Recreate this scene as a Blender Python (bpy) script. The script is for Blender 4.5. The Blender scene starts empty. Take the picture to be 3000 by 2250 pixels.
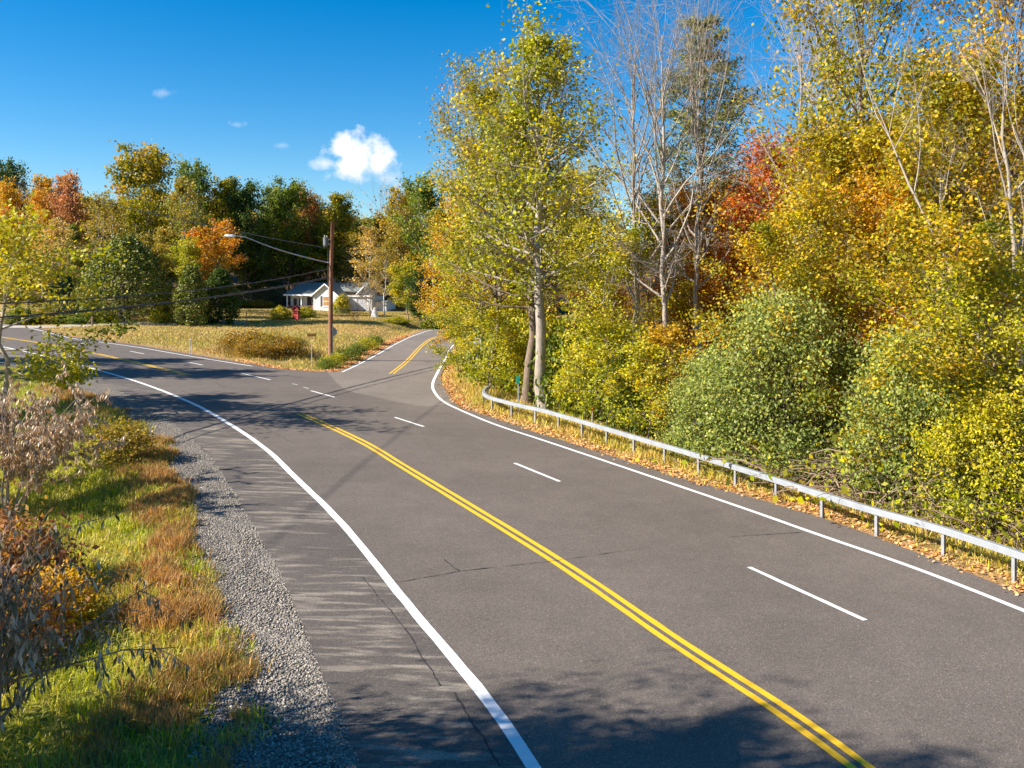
import bpy, math, random
import numpy as np
from mathutils import Vector

# ------------------------------------------------------------------ basics
scn = bpy.context.scene
COL = scn.collection
F, U0, V0, HC, A = 2560.0, 1500.0, 826.0, 6.18, -0.029   # camera fit: focal length (px of a 3000 px frame), horizon, height, cross fall
rad = math.radians


def at(u, v):
    X = (u - U0) / F
    S = (v - V0) / F
    t = HC / (S + A * X)
    return np.array([X * t, t])


def aim(u, v, d):
    return np.array([(u - U0) / F * d, d, HC - (v - V0) / F * d])


def tag(o, label=None, cat=None, group=None, kind=None):
    if label: o["label"] = label
    if cat: o["category"] = cat
    if group: o["group"] = group
    if kind: o["kind"] = kind
    return o


def empty(name, loc, rz=0.0):
    o = bpy.data.objects.new(name, None)
    o.empty_display_size = 0.2
    o.location = [float(c) for c in loc]
    o.rotation_euler = (0, 0, rz)
    COL.objects.link(o)
    return o


def mesh_np(name, V, Fc, mat=None, smooth=False, attrs=None):
    """V (n,3) float, Fc (m,k) int array with equal face size, or list of such arrays"""
    me = bpy.data.meshes.new(name)
    V = np.asarray(V, dtype=np.float32)
    if not isinstance(Fc, list): Fc = [Fc]
    Fc = [np.asarray(f, dtype=np.int32) for f in Fc if len(f)]
    me.vertices.add(len(V))
    me.vertices.foreach_set("co", V.ravel())
    nl = sum(f.size for f in Fc)
    npoly = sum(len(f) for f in Fc)
    me.loops.add(nl)
    me.loops.foreach_set("vertex_index", np.concatenate([f.ravel() for f in Fc]))
    me.polygons.add(npoly)
    tot = np.concatenate([np.full(len(f), f.shape[1], np.int32) for f in Fc])
    st = np.zeros(npoly, np.int32)
    st[1:] = np.cumsum(tot)[:-1]
    me.polygons.foreach_set("loop_start", st)
    me.polygons.foreach_set("loop_total", tot)
    me.update(calc_edges=True)
    if smooth:
        me.polygons.foreach_set("use_smooth", np.ones(npoly, bool))
    if attrs:
        for k, (dom, arr) in attrs.items():
            at_ = me.attributes.new(k, "FLOAT", dom)
            at_.data.foreach_set("value", np.asarray(arr, np.float32))
    if mat: me.materials.append(mat)
    return me


def link(name, me, parent=None, loc=None):
    o = bpy.data.objects.new(name, me)
    COL.objects.link(o)
    if parent: o.parent = parent
    if loc is not None: o.location = [float(c) for c in loc]
    return o


class MB:
    """collects simple solids into one mesh"""
    def __init__(s): s.v, s.f = [], []

    def add(s, V, Fs):
        b = len(s.v)
        s.v += [tuple(float(c) for c in p) for p in V]
        s.f += [tuple(b + i for i in f) for f in Fs]
        return s

    def box(s, x0, x1, y0, y1, z0, z1):
        return s.add([(x0, y0, z0), (x1, y0, z0), (x1, y1, z0), (x0, y1, z0), (x0, y0, z1), (x1, y0, z1), (x1, y1, z1), (x0, y1, z1)],
                     [(0, 3, 2, 1), (4, 5, 6, 7), (0, 1, 5, 4), (1, 2, 6, 5), (2, 3, 7, 6), (3, 0, 4, 7)])

    def prism(s, poly, y0, y1):
        """poly in (x,z), extruded along y"""
        n = len(poly)
        V = [(x, y0, z) for x, z in poly] + [(x, y1, z) for x, z in poly]
        return s.add(V, [tuple(range(n)), tuple(range(2 * n - 1, n - 1, -1))] + [(i, n + i, n + (i + 1) % n, (i + 1) % n) for i in range(n)])

    def tube(s, pts, r, k=8):
        pts = np.asarray(pts, float)
        rr = np.full(len(pts), r) if np.isscalar(r) else np.asarray(r)
        V, Fq, Fn = tube_arrays(pts, rr, k)
        s.add(V, [tuple(f) for f in Fq] + [tuple(f) for f in Fn])
        return s

    def build(s, name, mat, parent=None, loc=None, smooth=False, bevel=0.0):
        me = bpy.data.meshes.new(name)
        me.from_pydata(s.v, [], s.f)
        me.update()
        if smooth:
            for p in me.polygons: p.use_smooth = True
        me.materials.append(mat)
        o = link(name, me, parent, loc)
        if bevel:
            m = o.modifiers.new("bevel", "BEVEL")
            m.width = bevel
            m.segments = 2
        return o


def tube_arrays(pts, rr, k):
    n = len(pts)
    T = np.gradient(pts, axis=0)
    T /= np.linalg.norm(T, axis=1)[:, None] + 1e-9
    ref = np.array([0.0, 0, 1]) if abs(T[:, 2]).mean() < 0.8 else np.array([1.0, 0, 0])
    N = np.cross(T, ref)
    N /= np.linalg.norm(N, axis=1)[:, None] + 1e-9
    B = np.cross(T, N)
    a = np.linspace(0, 2 * math.pi, k, endpoint=False)
    V = pts[:, None, :] + rr[:, None, None] * (np.cos(a)[None, :, None] * N[:, None, :] + np.sin(a)[None, :, None] * B[:, None, :])
    V = V.reshape(-1, 3)
    i = np.arange(n - 1)[:, None] * k
    j = np.arange(k)[None, :]
    j2 = (j + 1) % k
    Fq = np.stack([i + j, i + j2, i + k + j2, i + k + j], -1).reshape(-1, 4)
    return V, Fq, [tuple(range(k)), tuple(range(n * k - 1, (n - 1) * k - 1, -1))]


def tubes_mesh(name, lines, mat):
    """lines: list of (pts, radii, sides) -> one smooth mesh"""
    Vs, Fs, b = [], [], 0
    for pts, rr, k in lines:
        V, Fq, _ = tube_arrays(pts, rr, k)
        Vs.append(V)
        Fs.append(Fq + b)
        b += len(V)
    return mesh_np(name, np.concatenate(Vs), np.concatenate(Fs), mat, True)


# ------------------------------------------------------------------ materials
MATS = {}


def new_mat(name):
    m = bpy.data.materials.new(name)
    m.use_nodes = True
    nt = m.node_tree
    nt.nodes.clear()
    out = nt.nodes.new("ShaderNodeOutputMaterial")
    MATS[name] = m
    return m, nt, out


def nd(nt, typ, **kw):
    n = nt.nodes.new(typ)
    for k, v in kw.items():
        if k.startswith("_"): setattr(n, k[1:], v)
        else: n.inputs[k].default_value = v
    return n


def ramp(nt, fac, stops, interp="LINEAR"):
    r = nt.nodes.new("ShaderNodeValToRGB")
    r.color_ramp.interpolation = interp
    e = r.color_ramp.elements
    while len(e) < len(stops): e.new(0.5)
    for i, (p, c) in enumerate(stops):
        e[i].position = p
        e[i].color = (*c, 1) if len(c) == 3 else c
    nt.links.new(fac, r.inputs[0])
    return r.outputs[0]


def mth(nt, op, a, b=None, clamp=False):
    n = nt.nodes.new("ShaderNodeMath")
    n.operation = op
    n.use_clamp = clamp
    for i, x in enumerate((a, b)):
        if x is None: continue
        if isinstance(x, (int, float)): n.inputs[i].default_value = x
        else: nt.links.new(x, n.inputs[i])
    return n.outputs[0]


def mixc(nt, fac, a, b, blend="MIX"):
    n = nt.nodes.new("ShaderNodeMix")
    n.data_type = "RGBA"
    n.blend_type = blend
    for s, x in ((n.inputs[0], fac), (n.inputs[6], a), (n.inputs[7], b)):
        if isinstance(x, (int, float)): s.default_value = x
        elif isinstance(x, tuple): s.default_value = (*x, 1)
        else: nt.links.new(x, s)
    return n.outputs[2]


def noise(nt, vec, scale, detail=4, rough=0.55):
    n = nd(nt, "ShaderNodeTexNoise", Scale=scale, Detail=detail, Roughness=rough)
    if vec is not None: nt.links.new(vec, n.inputs["Vector"])
    return n.outputs["Fac"]


def geo_pos(nt):
    return nt.nodes.new("ShaderNodeNewGeometry").outputs["Position"]


def obj_pos(nt):
    return nt.nodes.new("ShaderNodeTexCoord").outputs["Object"]


def bump(nt, h, strength=0.3, dist=0.02):
    b = nd(nt, "ShaderNodeBump", Strength=strength, Distance=dist)
    nt.links.new(h, b.inputs["Height"])
    return b.outputs[0]


def simple(name, col, rough=0.6, var=0.25, scale=6.0, metallic=0.0, bmp=0.0, spec=0.5, stretch=None):
    m, nt, out = new_mat(name)
    p = obj_pos(nt)
    if stretch:
        mp = nd(nt, "ShaderNodeMapping", Scale=stretch)
        nt.links.new(p, mp.inputs[0])
        p = mp.outputs[0]
    n1 = noise(nt, p, scale, 6, 0.6)
    lo = tuple(c * (1 - var) for c in col)
    hi = tuple(min(1, c * (1 + var)) for c in col)
    c = ramp(nt, n1, [(0.3, lo), (0.7, hi)])
    b = nd(nt, "ShaderNodeBsdfPrincipled", Roughness=rough, Metallic=metallic)
    b.inputs["Specular IOR Level"].default_value = spec
    nt.links.new(c, b.inputs["Base Color"])
    if bmp:
        nt.links.new(bump(nt, n1, bmp, 0.02), b.inputs["Normal"])
    nt.links.new(b.outputs[0], out.inputs[0])
    return m


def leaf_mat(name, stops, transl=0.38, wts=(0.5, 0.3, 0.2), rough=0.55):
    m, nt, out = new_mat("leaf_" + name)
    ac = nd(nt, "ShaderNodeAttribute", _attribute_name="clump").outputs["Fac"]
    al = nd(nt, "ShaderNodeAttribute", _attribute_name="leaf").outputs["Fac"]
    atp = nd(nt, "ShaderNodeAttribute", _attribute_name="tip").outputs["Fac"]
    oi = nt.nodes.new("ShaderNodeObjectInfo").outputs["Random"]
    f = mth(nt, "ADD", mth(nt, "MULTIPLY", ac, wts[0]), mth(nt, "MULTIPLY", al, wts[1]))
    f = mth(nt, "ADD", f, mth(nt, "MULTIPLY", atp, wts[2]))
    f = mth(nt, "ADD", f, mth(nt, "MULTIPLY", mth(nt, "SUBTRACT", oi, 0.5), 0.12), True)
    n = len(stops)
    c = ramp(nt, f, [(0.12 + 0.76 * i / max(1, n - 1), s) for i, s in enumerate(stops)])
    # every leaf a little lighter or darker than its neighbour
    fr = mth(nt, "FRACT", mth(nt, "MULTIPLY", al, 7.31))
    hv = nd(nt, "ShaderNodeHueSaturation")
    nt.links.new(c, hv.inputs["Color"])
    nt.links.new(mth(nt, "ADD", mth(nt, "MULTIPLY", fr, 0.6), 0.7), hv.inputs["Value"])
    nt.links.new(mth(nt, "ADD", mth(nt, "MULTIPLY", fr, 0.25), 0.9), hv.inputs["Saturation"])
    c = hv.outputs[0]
    d = nd(nt, "ShaderNodeBsdfPrincipled", Roughness=rough)
    d.inputs["Specular IOR Level"].default_value = 0.35
    t = nt.nodes.new("ShaderNodeBsdfTranslucent")
    nt.links.new(c, d.inputs["Base Color"])
    nt.links.new(c, t.inputs["Color"])
    mx = nt.nodes.new("ShaderNodeMixShader")
    mx.inputs[0].default_value = transl
    nt.links.new(d.outputs[0], mx.inputs[1])
    nt.links.new(t.outputs[0], mx.inputs[2])
    nt.links.new(mx.outputs[0], out.inputs[0])
    return m


PAL = {
    "yellowgreen": leaf_mat("yellowgreen", [(0.13, 0.18, 0.012), (0.32, 0.34, 0.02), (0.56, 0.48, 0.03), (0.76, 0.55, 0.045)]),
    "yellow": leaf_mat("yellow", [(0.2, 0.18, 0.014), (0.54, 0.34, 0.02), (0.74, 0.42, 0.028), (0.7, 0.26, 0.025)]),
    "orange": leaf_mat("orange", [(0.26, 0.22, 0.016), (0.58, 0.34, 0.022), (0.68, 0.24, 0.022), (0.64, 0.15, 0.03)]),
    "red": leaf_mat("red", [(0.26, 0.17, 0.018), (0.54, 0.24, 0.02), (0.64, 0.16, 0.03), (0.6, 0.09, 0.03)]),
    "greenorange": leaf_mat("greenorange", [(0.11, 0.15, 0.012), (0.22, 0.24, 0.016), (0.46, 0.36, 0.022), (0.74, 0.3, 0.025)], wts=(.35, .2, .45)),
    "maple": leaf_mat("maple", [(0.11, 0.16, 0.012), (0.27, 0.28, 0.016), (0.54, 0.41, 0.022), (0.72, 0.36, 0.025)]),
    "green": leaf_mat("green", [(0.07, 0.12, 0.016), (0.12, 0.18, 0.02), (0.22, 0.26, 0.03), (0.36, 0.33, 0.04)]),
    "darkgreen": leaf_mat("darkgreen", [(0.035, 0.07, 0.012), (0.07, 0.115, 0.018), (0.13, 0.17, 0.026)]),
    "olive": leaf_mat("olive", [(0.17, 0.17, 0.03), (0.3, 0.26, 0.035), (0.46, 0.33, 0.05), (0.58, 0.32, 0.05)]),
    "tan": leaf_mat("tan", [(0.36, 0.27, 0.05), (0.56, 0.38, 0.08), (0.68, 0.47, 0.14), (0.7, 0.41, 0.09)]),
    "pinkbrown": leaf_mat("pinkbrown", [(0.333, 0.218, 0.064), (0.589, 0.282, 0.102), (0.704, 0.32, 0.154)]),
    "apple": leaf_mat("apple", [(0.128, 0.186, 0.0384), (0.243, 0.294, 0.064), (0.371, 0.397, 0.096), (0.538, 0.461, 0.0896)], wts=(.3, .5, .2)),
    "cedar": leaf_mat("cedar", [(0.08, 0.11, 0.016), (0.16, 0.18, 0.024), (0.28, 0.27, 0.04)], transl=.1),
    "pine": leaf_mat("pine", [(0.09, 0.11, 0.018), (0.18, 0.19, 0.028), (0.36, 0.3, 0.05)], transl=.1),
    "spruce": leaf_mat("spruce", [(0.0384, 0.0768, 0.0384), (0.0704, 0.122, 0.064), (0.115, 0.166, 0.096)], transl=.1),
    "willow": leaf_mat("willow", [(0.24, 0.14, 0.06), (0.42, 0.25, 0.11), (0.56, 0.38, 0.21), (0.7, 0.56, 0.42)], wts=(0.256, 0.86, 0.064), transl=.2, rough=.4),
    "willowshade": leaf_mat("willowshade", [(0.064, 0.0768, 0.0256), (0.154, 0.128, 0.0512), (0.32, 0.218, 0.115), (0.538, 0.435, 0.333)], wts=(0.256, 0.86, 0.064), transl=.2, rough=.4),  # darkened copy of the willow leaves, shade put into the colour
    "rust": leaf_mat("rust", [(0.14, 0.06, 0.03), (0.27, 0.11, 0.05), (0.37, 0.17, 0.06), (0.46, 0.3, 0.06)]),
    "goldenrod": leaf_mat("goldenrod", [(0.1, 0.1, 0.015), (0.26, 0.17, 0.02), (0.46, 0.26, 0.02), (0.34, 0.14, 0.03)]),
    "grassgreen": leaf_mat("grassgreen", [(0.179, 0.256, 0.0192), (0.346, 0.397, 0.032), (0.538, 0.486, 0.064), (0.666, 0.512, 0.141)], wts=(.6, .4, 0), transl=.25),
    "lawn": leaf_mat("lawn", [(.30, .29, .05), (.46, .36, .09), (.60, .42, .15), (.62, .34, .14)], wts=(.6, .4, 0), transl=.2),
    "grassdry": leaf_mat("grassdry", [(0.307, 0.307, 0.0384), (0.512, 0.422, 0.0768), (0.666, 0.486, 0.141), (0.704, 0.41, 0.128)], wts=(.6, .4, 0), transl=.2),
    "weedrust": leaf_mat("weedrust", [(0.3, 0.24, 0.07), (0.46, 0.28, 0.09), (0.58, 0.3, 0.1), (0.56, 0.4, 0.18)], wts=(.6, .4, 0), transl=.2),
    "litter": leaf_mat("litter", [(0.512, 0.256, 0.102), (0.742, 0.41, 0.166), (0.845, 0.512, 0.23), (0.614, 0.282, 0.102)], wts=(.2, .8, 0), transl=.1),
}


def bark_mat(name, dark, light, scale=9.0):
    m, nt, out = new_mat("bark_" + name)
    p = obj_pos(nt)
    mp = nd(nt, "ShaderNodeMapping", Scale=(1, 1, 0.22))
    nt.links.new(p, mp.inputs[0])
    n1 = noise(nt, mp.outputs[0], scale * 1.6, 6, 0.7)
    n2 = noise(nt, p, 1.7, 3)
    c = ramp(nt, n1, [(.32, dark), (.62, light)])
    c = mixc(nt, mth(nt, "MULTIPLY", n2, .6), c, tuple(.6 * (a + b) for a, b in zip(dark, light)))
    b = nd(nt, "ShaderNodeBsdfPrincipled", Roughness=.85)
    nt.links.new(c, b.inputs["Base Color"])
    nt.links.new(bump(nt, n1, .8, .03), b.inputs["Normal"])
    nt.links.new(b.outputs[0], out.inputs[0])
    return m


BARK = {
    "brown": bark_mat("brown", (.07, .045, .03), (.26, .19, .13)),
    "grey": bark_mat("grey", (.17, .13, .10), (.42, .36, .29)),
    "pale": bark_mat("pale", (.17, .13, .10), (.46, .39, .31), 6),
    "birch": bark_mat("birch", (.22, .18, .15), (.72, .67, .60), 4),
    "twig": bark_mat("twig", (.16, .10, .06), (.36, .26, .18)),
    "dark": bark_mat("dark", (.04, .03, .022), (.13, .09, .065)),
}


# ------------------------------------------------------------------ curves
def spline(P, n=10):
    P = [np.asarray(p, float) for p in P]
    P = [2 * P[0] - P[1]] + P + [2 * P[-1] - P[-2]]
    out = []
    for i in range(1, len(P) - 2):
        p0, p1, p2, p3 = P[i - 1:i + 3]
        for t in np.linspace(0, 1, n, endpoint=False):
            out.append(.5 * (2 * p1 + (p2 - p0) * t + (2 * p0 - 5 * p1 + 4 * p2 - p3) * t * t + (3 * p1 - p0 - 3 * p2 + p3) * t ** 3))
    out.append(P[-2])
    return np.array(out)


def resample(L, step):
    s = np.concatenate([[0], np.cumsum(np.linalg.norm(np.diff(L, axis=0), axis=1))])
    n = max(2, int(s[-1] / step) + 1)
    q = np.linspace(0, s[-1], n)
    return np.stack([np.interp(q, s, L[:, k]) for k in range(L.shape[1])], 1)


def relax(L, it):
    L = L.copy()
    for _ in range(it):
        L[1:-1] = .5 * L[1:-1] + .25 * (L[:-2] + L[2:])
    return L


def G(*uv): return [at(u, v) for u, v in uv]


def ext(P, d0, d1, back=True):
    pass


# left pavement edge, from behind the camera to the far left
YB = np.array([5.4, -1.1])
LEFT_LINE = [np.array([7.6, -26.]), np.array([2.4, 3.0])] + G((1562, 2250), (1380, 1990), (1217, 1800), (1003, 1534), (866, 1400), (771, 1309), (636, 1220), (542, 1172), (407, 1120), (271, 1080), (136, 1045), (0, 1015)) + [np.array([-52., 77.]), np.array([-75., 88.])]
LEFT_EDGE = [np.array([4.9, -26.]), np.array([0.0, 3.0])] + G((1052, 2250), (1023, 2137), (951, 2016), (885, 1829), (819, 1674), (731, 1520), (637, 1365), (543, 1266), (434, 1189), (361, 1149), (266, 1113), (170, 1082), (81, 1058), (0, 1040)) + [np.array([-50., 72.]), np.array([-76., 84.])]
GRAVEL_EDGE = [np.array([2.6, -26.]), np.array([-1.9, 3.0])] + G((720, 2250), (690, 2080), (676, 1920), (650, 1760), (610, 1600), (585, 1500), (530, 1400), (480, 1310), (410, 1240), (330, 1185), (215, 1135), (100, 1090), (0, 1062)) + [np.array([-50., 69.]), np.array([-77., 80.])]
YELLOW_NEAR = [np.array([11.2, -26.]), np.array([6.6, 3.])] + G((2524, 2250), (2000, 1896), (1602, 1624), (1154, 1350), (1100, 1315), (990, 1260), (878, 1212))
YELLOW_FAR = G((553, 1099), (407, 1064), (271, 1034), (136, 1008), (11, 989)) + [np.array([-57., 86.]), np.array([-78., 97.])]
RIGHT_LINE = [np.array([19.0, -26.]), np.array([14.6, 3.])] + G((3000, 1790), (2378, 1560), (2000, 1428), (1600, 1293), (1448, 1243), (1325, 1191), (1293, 1172), (1275, 1152), (1267, 1132), (1274, 1107), (1301, 1058), (1336, 1005)) + [np.array([-3.5, 101.]), np.array([2., 112.]), np.array([14., 128.])]
RIGHT_EDGE = [np.array([20.2, -26.]), np.array([15.8, 3.])] + G((3000, 1742), (2406, 1515), (2000, 1402), (1600, 1274), (1423, 1216), (1366, 1199), (1332, 1180), (1318, 1160), (1302, 1137), (1292, 1113), (1294, 1094), (1314, 1060), (1348, 1005)) + [np.array([-2.6, 100.]), np.array([2.8, 111.]), np.array([15., 127.])]
SIDE_LEFT_LINE = G((1003, 1090), (1052, 1067), (1112, 1035), (1165, 1005), (1217, 982)) + [np.array([-9.2, 109.]), np.array([-3.0, 117.]), np.array([10., 132.])]
SIDE_EDGE = G((985, 1090), (1040, 1065), (1102, 1033), (1156, 1003), (1208, 981)) + [np.array([-10., 109.5]), np.array([-3.8, 118.]), np.array([9., 133.])]
SIDE_YELLOW = G((1147, 1095), (1195, 1056), (1239, 1010), (1279, 987)) + [np.array([-5.8, 106.]), np.array([-0.5, 114.]), np.array([12., 130.])]
FAR_LINE = G((739, 1073), (620, 1054), (500, 1034), (407, 1018), (271, 999), (195, 988)) + [np.array([-52., 92.]), np.array([-66., 100.]), np.array([-80., 107.])]
FAR_EDGE = G((985, 1090), (950, 1090), (907, 1087), (850, 1084), (798, 1078), (739, 1066), (620, 1047), (500, 1027), (407, 1011), (271, 993), (190, 983)) + [np.array([-53., 94.5]), np.array([-67., 102.]), np.array([-81., 109.])]


def curve(P, step=0.6, it=6):
    return relax(resample(spline(P), step), it)


cLE, cRE, cSE, cFE, cGE = curve(LEFT_EDGE), curve(RIGHT_EDGE), curve(SIDE_EDGE), curve(FAR_EDGE), curve(GRAVEL_EDGE)
_t = np.gradient(cGE, axis=0)
_t /= np.linalg.norm(_t, axis=1)[:, None]
cGE = cGE + np.stack([-_t[:, 1], _t[:, 0]], 1) * .15
cLL = curve(LEFT_LINE)
PAVED = np.concatenate([cLE[::-1], cRE, cSE[::-1], cFE[1:]])


def seg_dist(P, L):
    """distance of points (n,2) to polyline"""
    best = np.full(len(P), 1e9)
    Ls = L[::2] if len(L) > 120 else L
    if not np.array_equal(Ls[-1], L[-1]): Ls = np.vstack([Ls, L[-1]])
    for a, b in zip(Ls[:-1], Ls[1:]):
        v = b - a
        t = np.clip(((P - a) @ v) / (v @ v + 1e-12), 0, 1)
        d = np.hypot(*(P - a - t[:, None] * v).T)
        best = np.minimum(best, d)
    return best


def inside(P, poly):
    x, y = P[:, 0], P[:, 1]
    r = np.zeros(len(P), bool)
    x0, y0 = poly[-1]
    for x1, y1 in poly:
        c = ((y1 > y) != (y0 > y)) & (x < (x0 - x1) * (y - y1) / (y0 - y1 + 1e-12) + x1)
        r ^= c
        x0, y0 = x1, y1
    return r


def sm(x, a, b):
    t = np.clip((x - a) / (b - a), 0, 1)
    return t * t * (3 - 2 * t)


def plane(x): return A * np.clip(x, -90, 60)


def zones(P):
    P = np.asarray(P, float).reshape(-1, 2)
    ins = inside(P, PAVED)
    dl = seg_dist(P, cLE)
    dr = seg_dist(P, cRE)
    df = np.minimum(seg_dist(P, cFE), seg_dist(P, cSE))
    return ins, dl, dr, df


def vnoise(x, y, s, seed=0):
    """cheap smooth value noise, 0..1"""
    x = np.asarray(x) / s + seed * 17.3
    y = np.asarray(y) / s - seed * 9.1
    xi, yi = np.floor(x), np.floor(y)
    fx, fy = x - xi, y - yi
    fx, fy = fx * fx * (3 - 2 * fx), fy * fy * (3 - 2 * fy)
    h = lambda i, j: np.modf(np.abs(np.sin(i * 127.1 + j * 311.7 + seed * 3.7) * 43758.5453))[0]
    return (h(xi, yi) * (1 - fx) + h(xi + 1, yi) * fx) * (1 - fy) + (h(xi, yi + 1) * (1 - fx) + h(xi + 1, yi + 1) * fx) * fy


def terr(P, z=None):
    P = np.asarray(P, float).reshape(-1, 2)
    ins, dl, dr, df = z if z is not None else zones(P)
    x, y = P[:, 0], P[:, 1]
    near = np.argmin(np.stack([dl, dr, df]), 0)
    b = plane(x) - .03
    hl = -.05 * np.minimum(dl, 1.8) - 1.0 * sm(dl, 1.8, 8)
    hr = -.55 * sm(dr, .8, 7) + 5.0 * sm(dr, 16, 80) + 3 * sm(y, 80, 140)
    hf = np.interp(y, [0, 66, 95, 125, 160, 220, 420], [0, 0, .35, 1.3, 4.2, 10, 24]) * sm(df, 0, 9) - .35 * sm(df, .5, 2.2) * (1 - sm(df, 2.2, 5)) * sm(x, -19, -15)
    h = np.where(near == 0, hl, np.where(near == 1, hr, hf))
    h = h + (vnoise(x, y, 3.1) - .5) * .12 * sm(np.minimum(np.minimum(dl, dr), df), 1, 4)
    return np.where(ins, b, b + h)


def gz(x, y): return float(terr([(x, y)])[0])


# ------------------------------------------------------------------ ground
def build_ground():
    def axis(lo, hi, step, far):
        c = list(np.arange(lo, hi + 1e-6, step))
        s = step
        v = hi
        up = []
        while v < far[1]:
            s *= 1.18
            v += s
            up.append(v)
        s = step
        v = lo
        dn = []
        while v > far[0]:
            s *= 1.18
            v -= s
            dn.append(v)
        return np.array(dn[::-1] + c + up)
    xs = axis(-60, 34, .45, (-700, 700))
    ys = axis(3, 128, .5, (-300, 1200))
    X, Y = np.meshgrid(xs, ys)
    P = np.stack([X.ravel(), Y.ravel()], 1)
    z = zones(P)
    ins, dl, dr, df = z
    Z = terr(P, z)
    nx, ny = len(xs), len(ys)
    i = np.arange(ny - 1)[:, None] * nx + np.arange(nx - 1)[None, :]
    Fq = np.stack([i, i + 1, i + nx + 1, i + nx], -1).reshape(-1, 4)
    near = np.argmin(np.stack([dl, dr, df]), 0)
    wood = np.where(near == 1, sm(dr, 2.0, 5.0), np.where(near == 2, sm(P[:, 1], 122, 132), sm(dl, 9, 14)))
    rim = 1 - sm(np.minimum(np.minimum(dl + 9 * (near == 0), dr), df), .2, 1.6)      # leaf litter and dry weeds along the pavement
    lawn = (near == 2) * 1.0
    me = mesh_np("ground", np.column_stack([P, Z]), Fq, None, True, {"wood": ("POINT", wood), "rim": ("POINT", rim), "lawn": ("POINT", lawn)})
    m, nt, out = new_mat("ground")
    p = geo_pos(nt)
    n1 = noise(nt, p, .35, 5, .6)
    n2 = noise(nt, p, 2.2, 6, .7)
    n3 = noise(nt, p, 14, 4, .7)
    aw = nd(nt, "ShaderNodeAttribute", _attribute_name="wood").outputs["Fac"]
    ar = nd(nt, "ShaderNodeAttribute", _attribute_name="rim").outputs["Fac"]
    al = nd(nt, "ShaderNodeAttribute", _attribute_name="lawn").outputs["Fac"]
    grass = ramp(nt, mth(nt, "ADD", mth(nt, "MULTIPLY", n1, .5), mth(nt, "MULTIPLY", n2, .5)), [(.34, (.12, .15, .015)), (.5, (.24, .24, .03)), (.64, (.36, .28, .07))])
    dry = ramp(nt, mth(nt, "ADD", mth(nt, "MULTIPLY", n1, .6), mth(nt, "MULTIPLY", n2, .4)), [(.34, (.20, .22, .03)), (.48, (.38, .30, .08)), (.56, (.46, .32, .12)), (.66, (.46, .24, .10))])
    lit = ramp(nt, n3, [(.3, (.28, .14, .06)), (.55, (.50, .29, .13)), (.75, (.60, .40, .22))])
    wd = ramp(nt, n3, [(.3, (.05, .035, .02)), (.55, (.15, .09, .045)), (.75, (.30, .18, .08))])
    c = mixc(nt, al, grass, dry)
    c = mixc(nt, mth(nt, "MULTIPLY", mth(nt, "ADD", ar, mth(nt, "SUBTRACT", n2, .5), True), 1.0, True), c, lit)
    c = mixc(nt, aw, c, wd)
    c = mixc(nt, .5, c, ramp(nt, n3, [(.3, (.45, .45, .45)), (.7, (1.2, 1.2, 1.2))]), "MULTIPLY")
    b = nd(nt, "ShaderNodeBsdfPrincipled", Roughness=.95)
    b.inputs["Specular IOR Level"].default_value = .1
    nt.links.new(c, b.inputs["Base Color"])
    nt.links.new(bump(nt, n3, .9, .08), b.inputs["Normal"])
    nt.links.new(b.outputs[0], out.inputs[0])
    me.materials.append(m)
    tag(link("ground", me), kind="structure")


build_ground()


def strip(La, Lb, dz, n=None):
    """sheet between two polylines (resampled to equal counts) lying on the road plane"""
    n = n or max(len(La), len(Lb))
    def rs(L):
        s = np.concatenate([[0], np.cumsum(np.linalg.norm(np.diff(L, axis=0), axis=1))])
        q = np.linspace(0, s[-1], n)
        return np.stack([np.interp(q, s, L[:, 0]), np.interp(q, s, L[:, 1])], 1)
    a, b = rs(La), rs(Lb)
    P = np.concatenate([a, b])
    V = np.column_stack([P, plane(P[:, 0]) + dz])
    i = np.arange(n - 1)
    return V, np.stack([n + i, n + i + 1, i + 1, i], -1)


def ribbon(L, w, dz, off=0.0, jag=0.0, rng=None):
    T = np.gradient(L, axis=0)
    T /= np.linalg.norm(T, axis=1)[:, None]
    N = np.stack([-T[:, 1], T[:, 0]], 1)
    j = (rng.normal(size=(2, len(L))) * jag) if rng is not None else np.zeros((2, len(L)))
    a = L + N * (off + w / 2 + j[0])[:, None] if jag else L + N * (off + w / 2)
    b = L + N * (off - w / 2 + j[1])[:, None] if jag else L + N * (off - w / 2)
    n = len(L)
    P = np.concatenate([a, b])
    V = np.column_stack([P, plane(P[:, 0]) + dz])
    i = np.arange(n - 1)
    return V, np.stack([n + i, n + i + 1, i + 1, i], -1)


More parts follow.
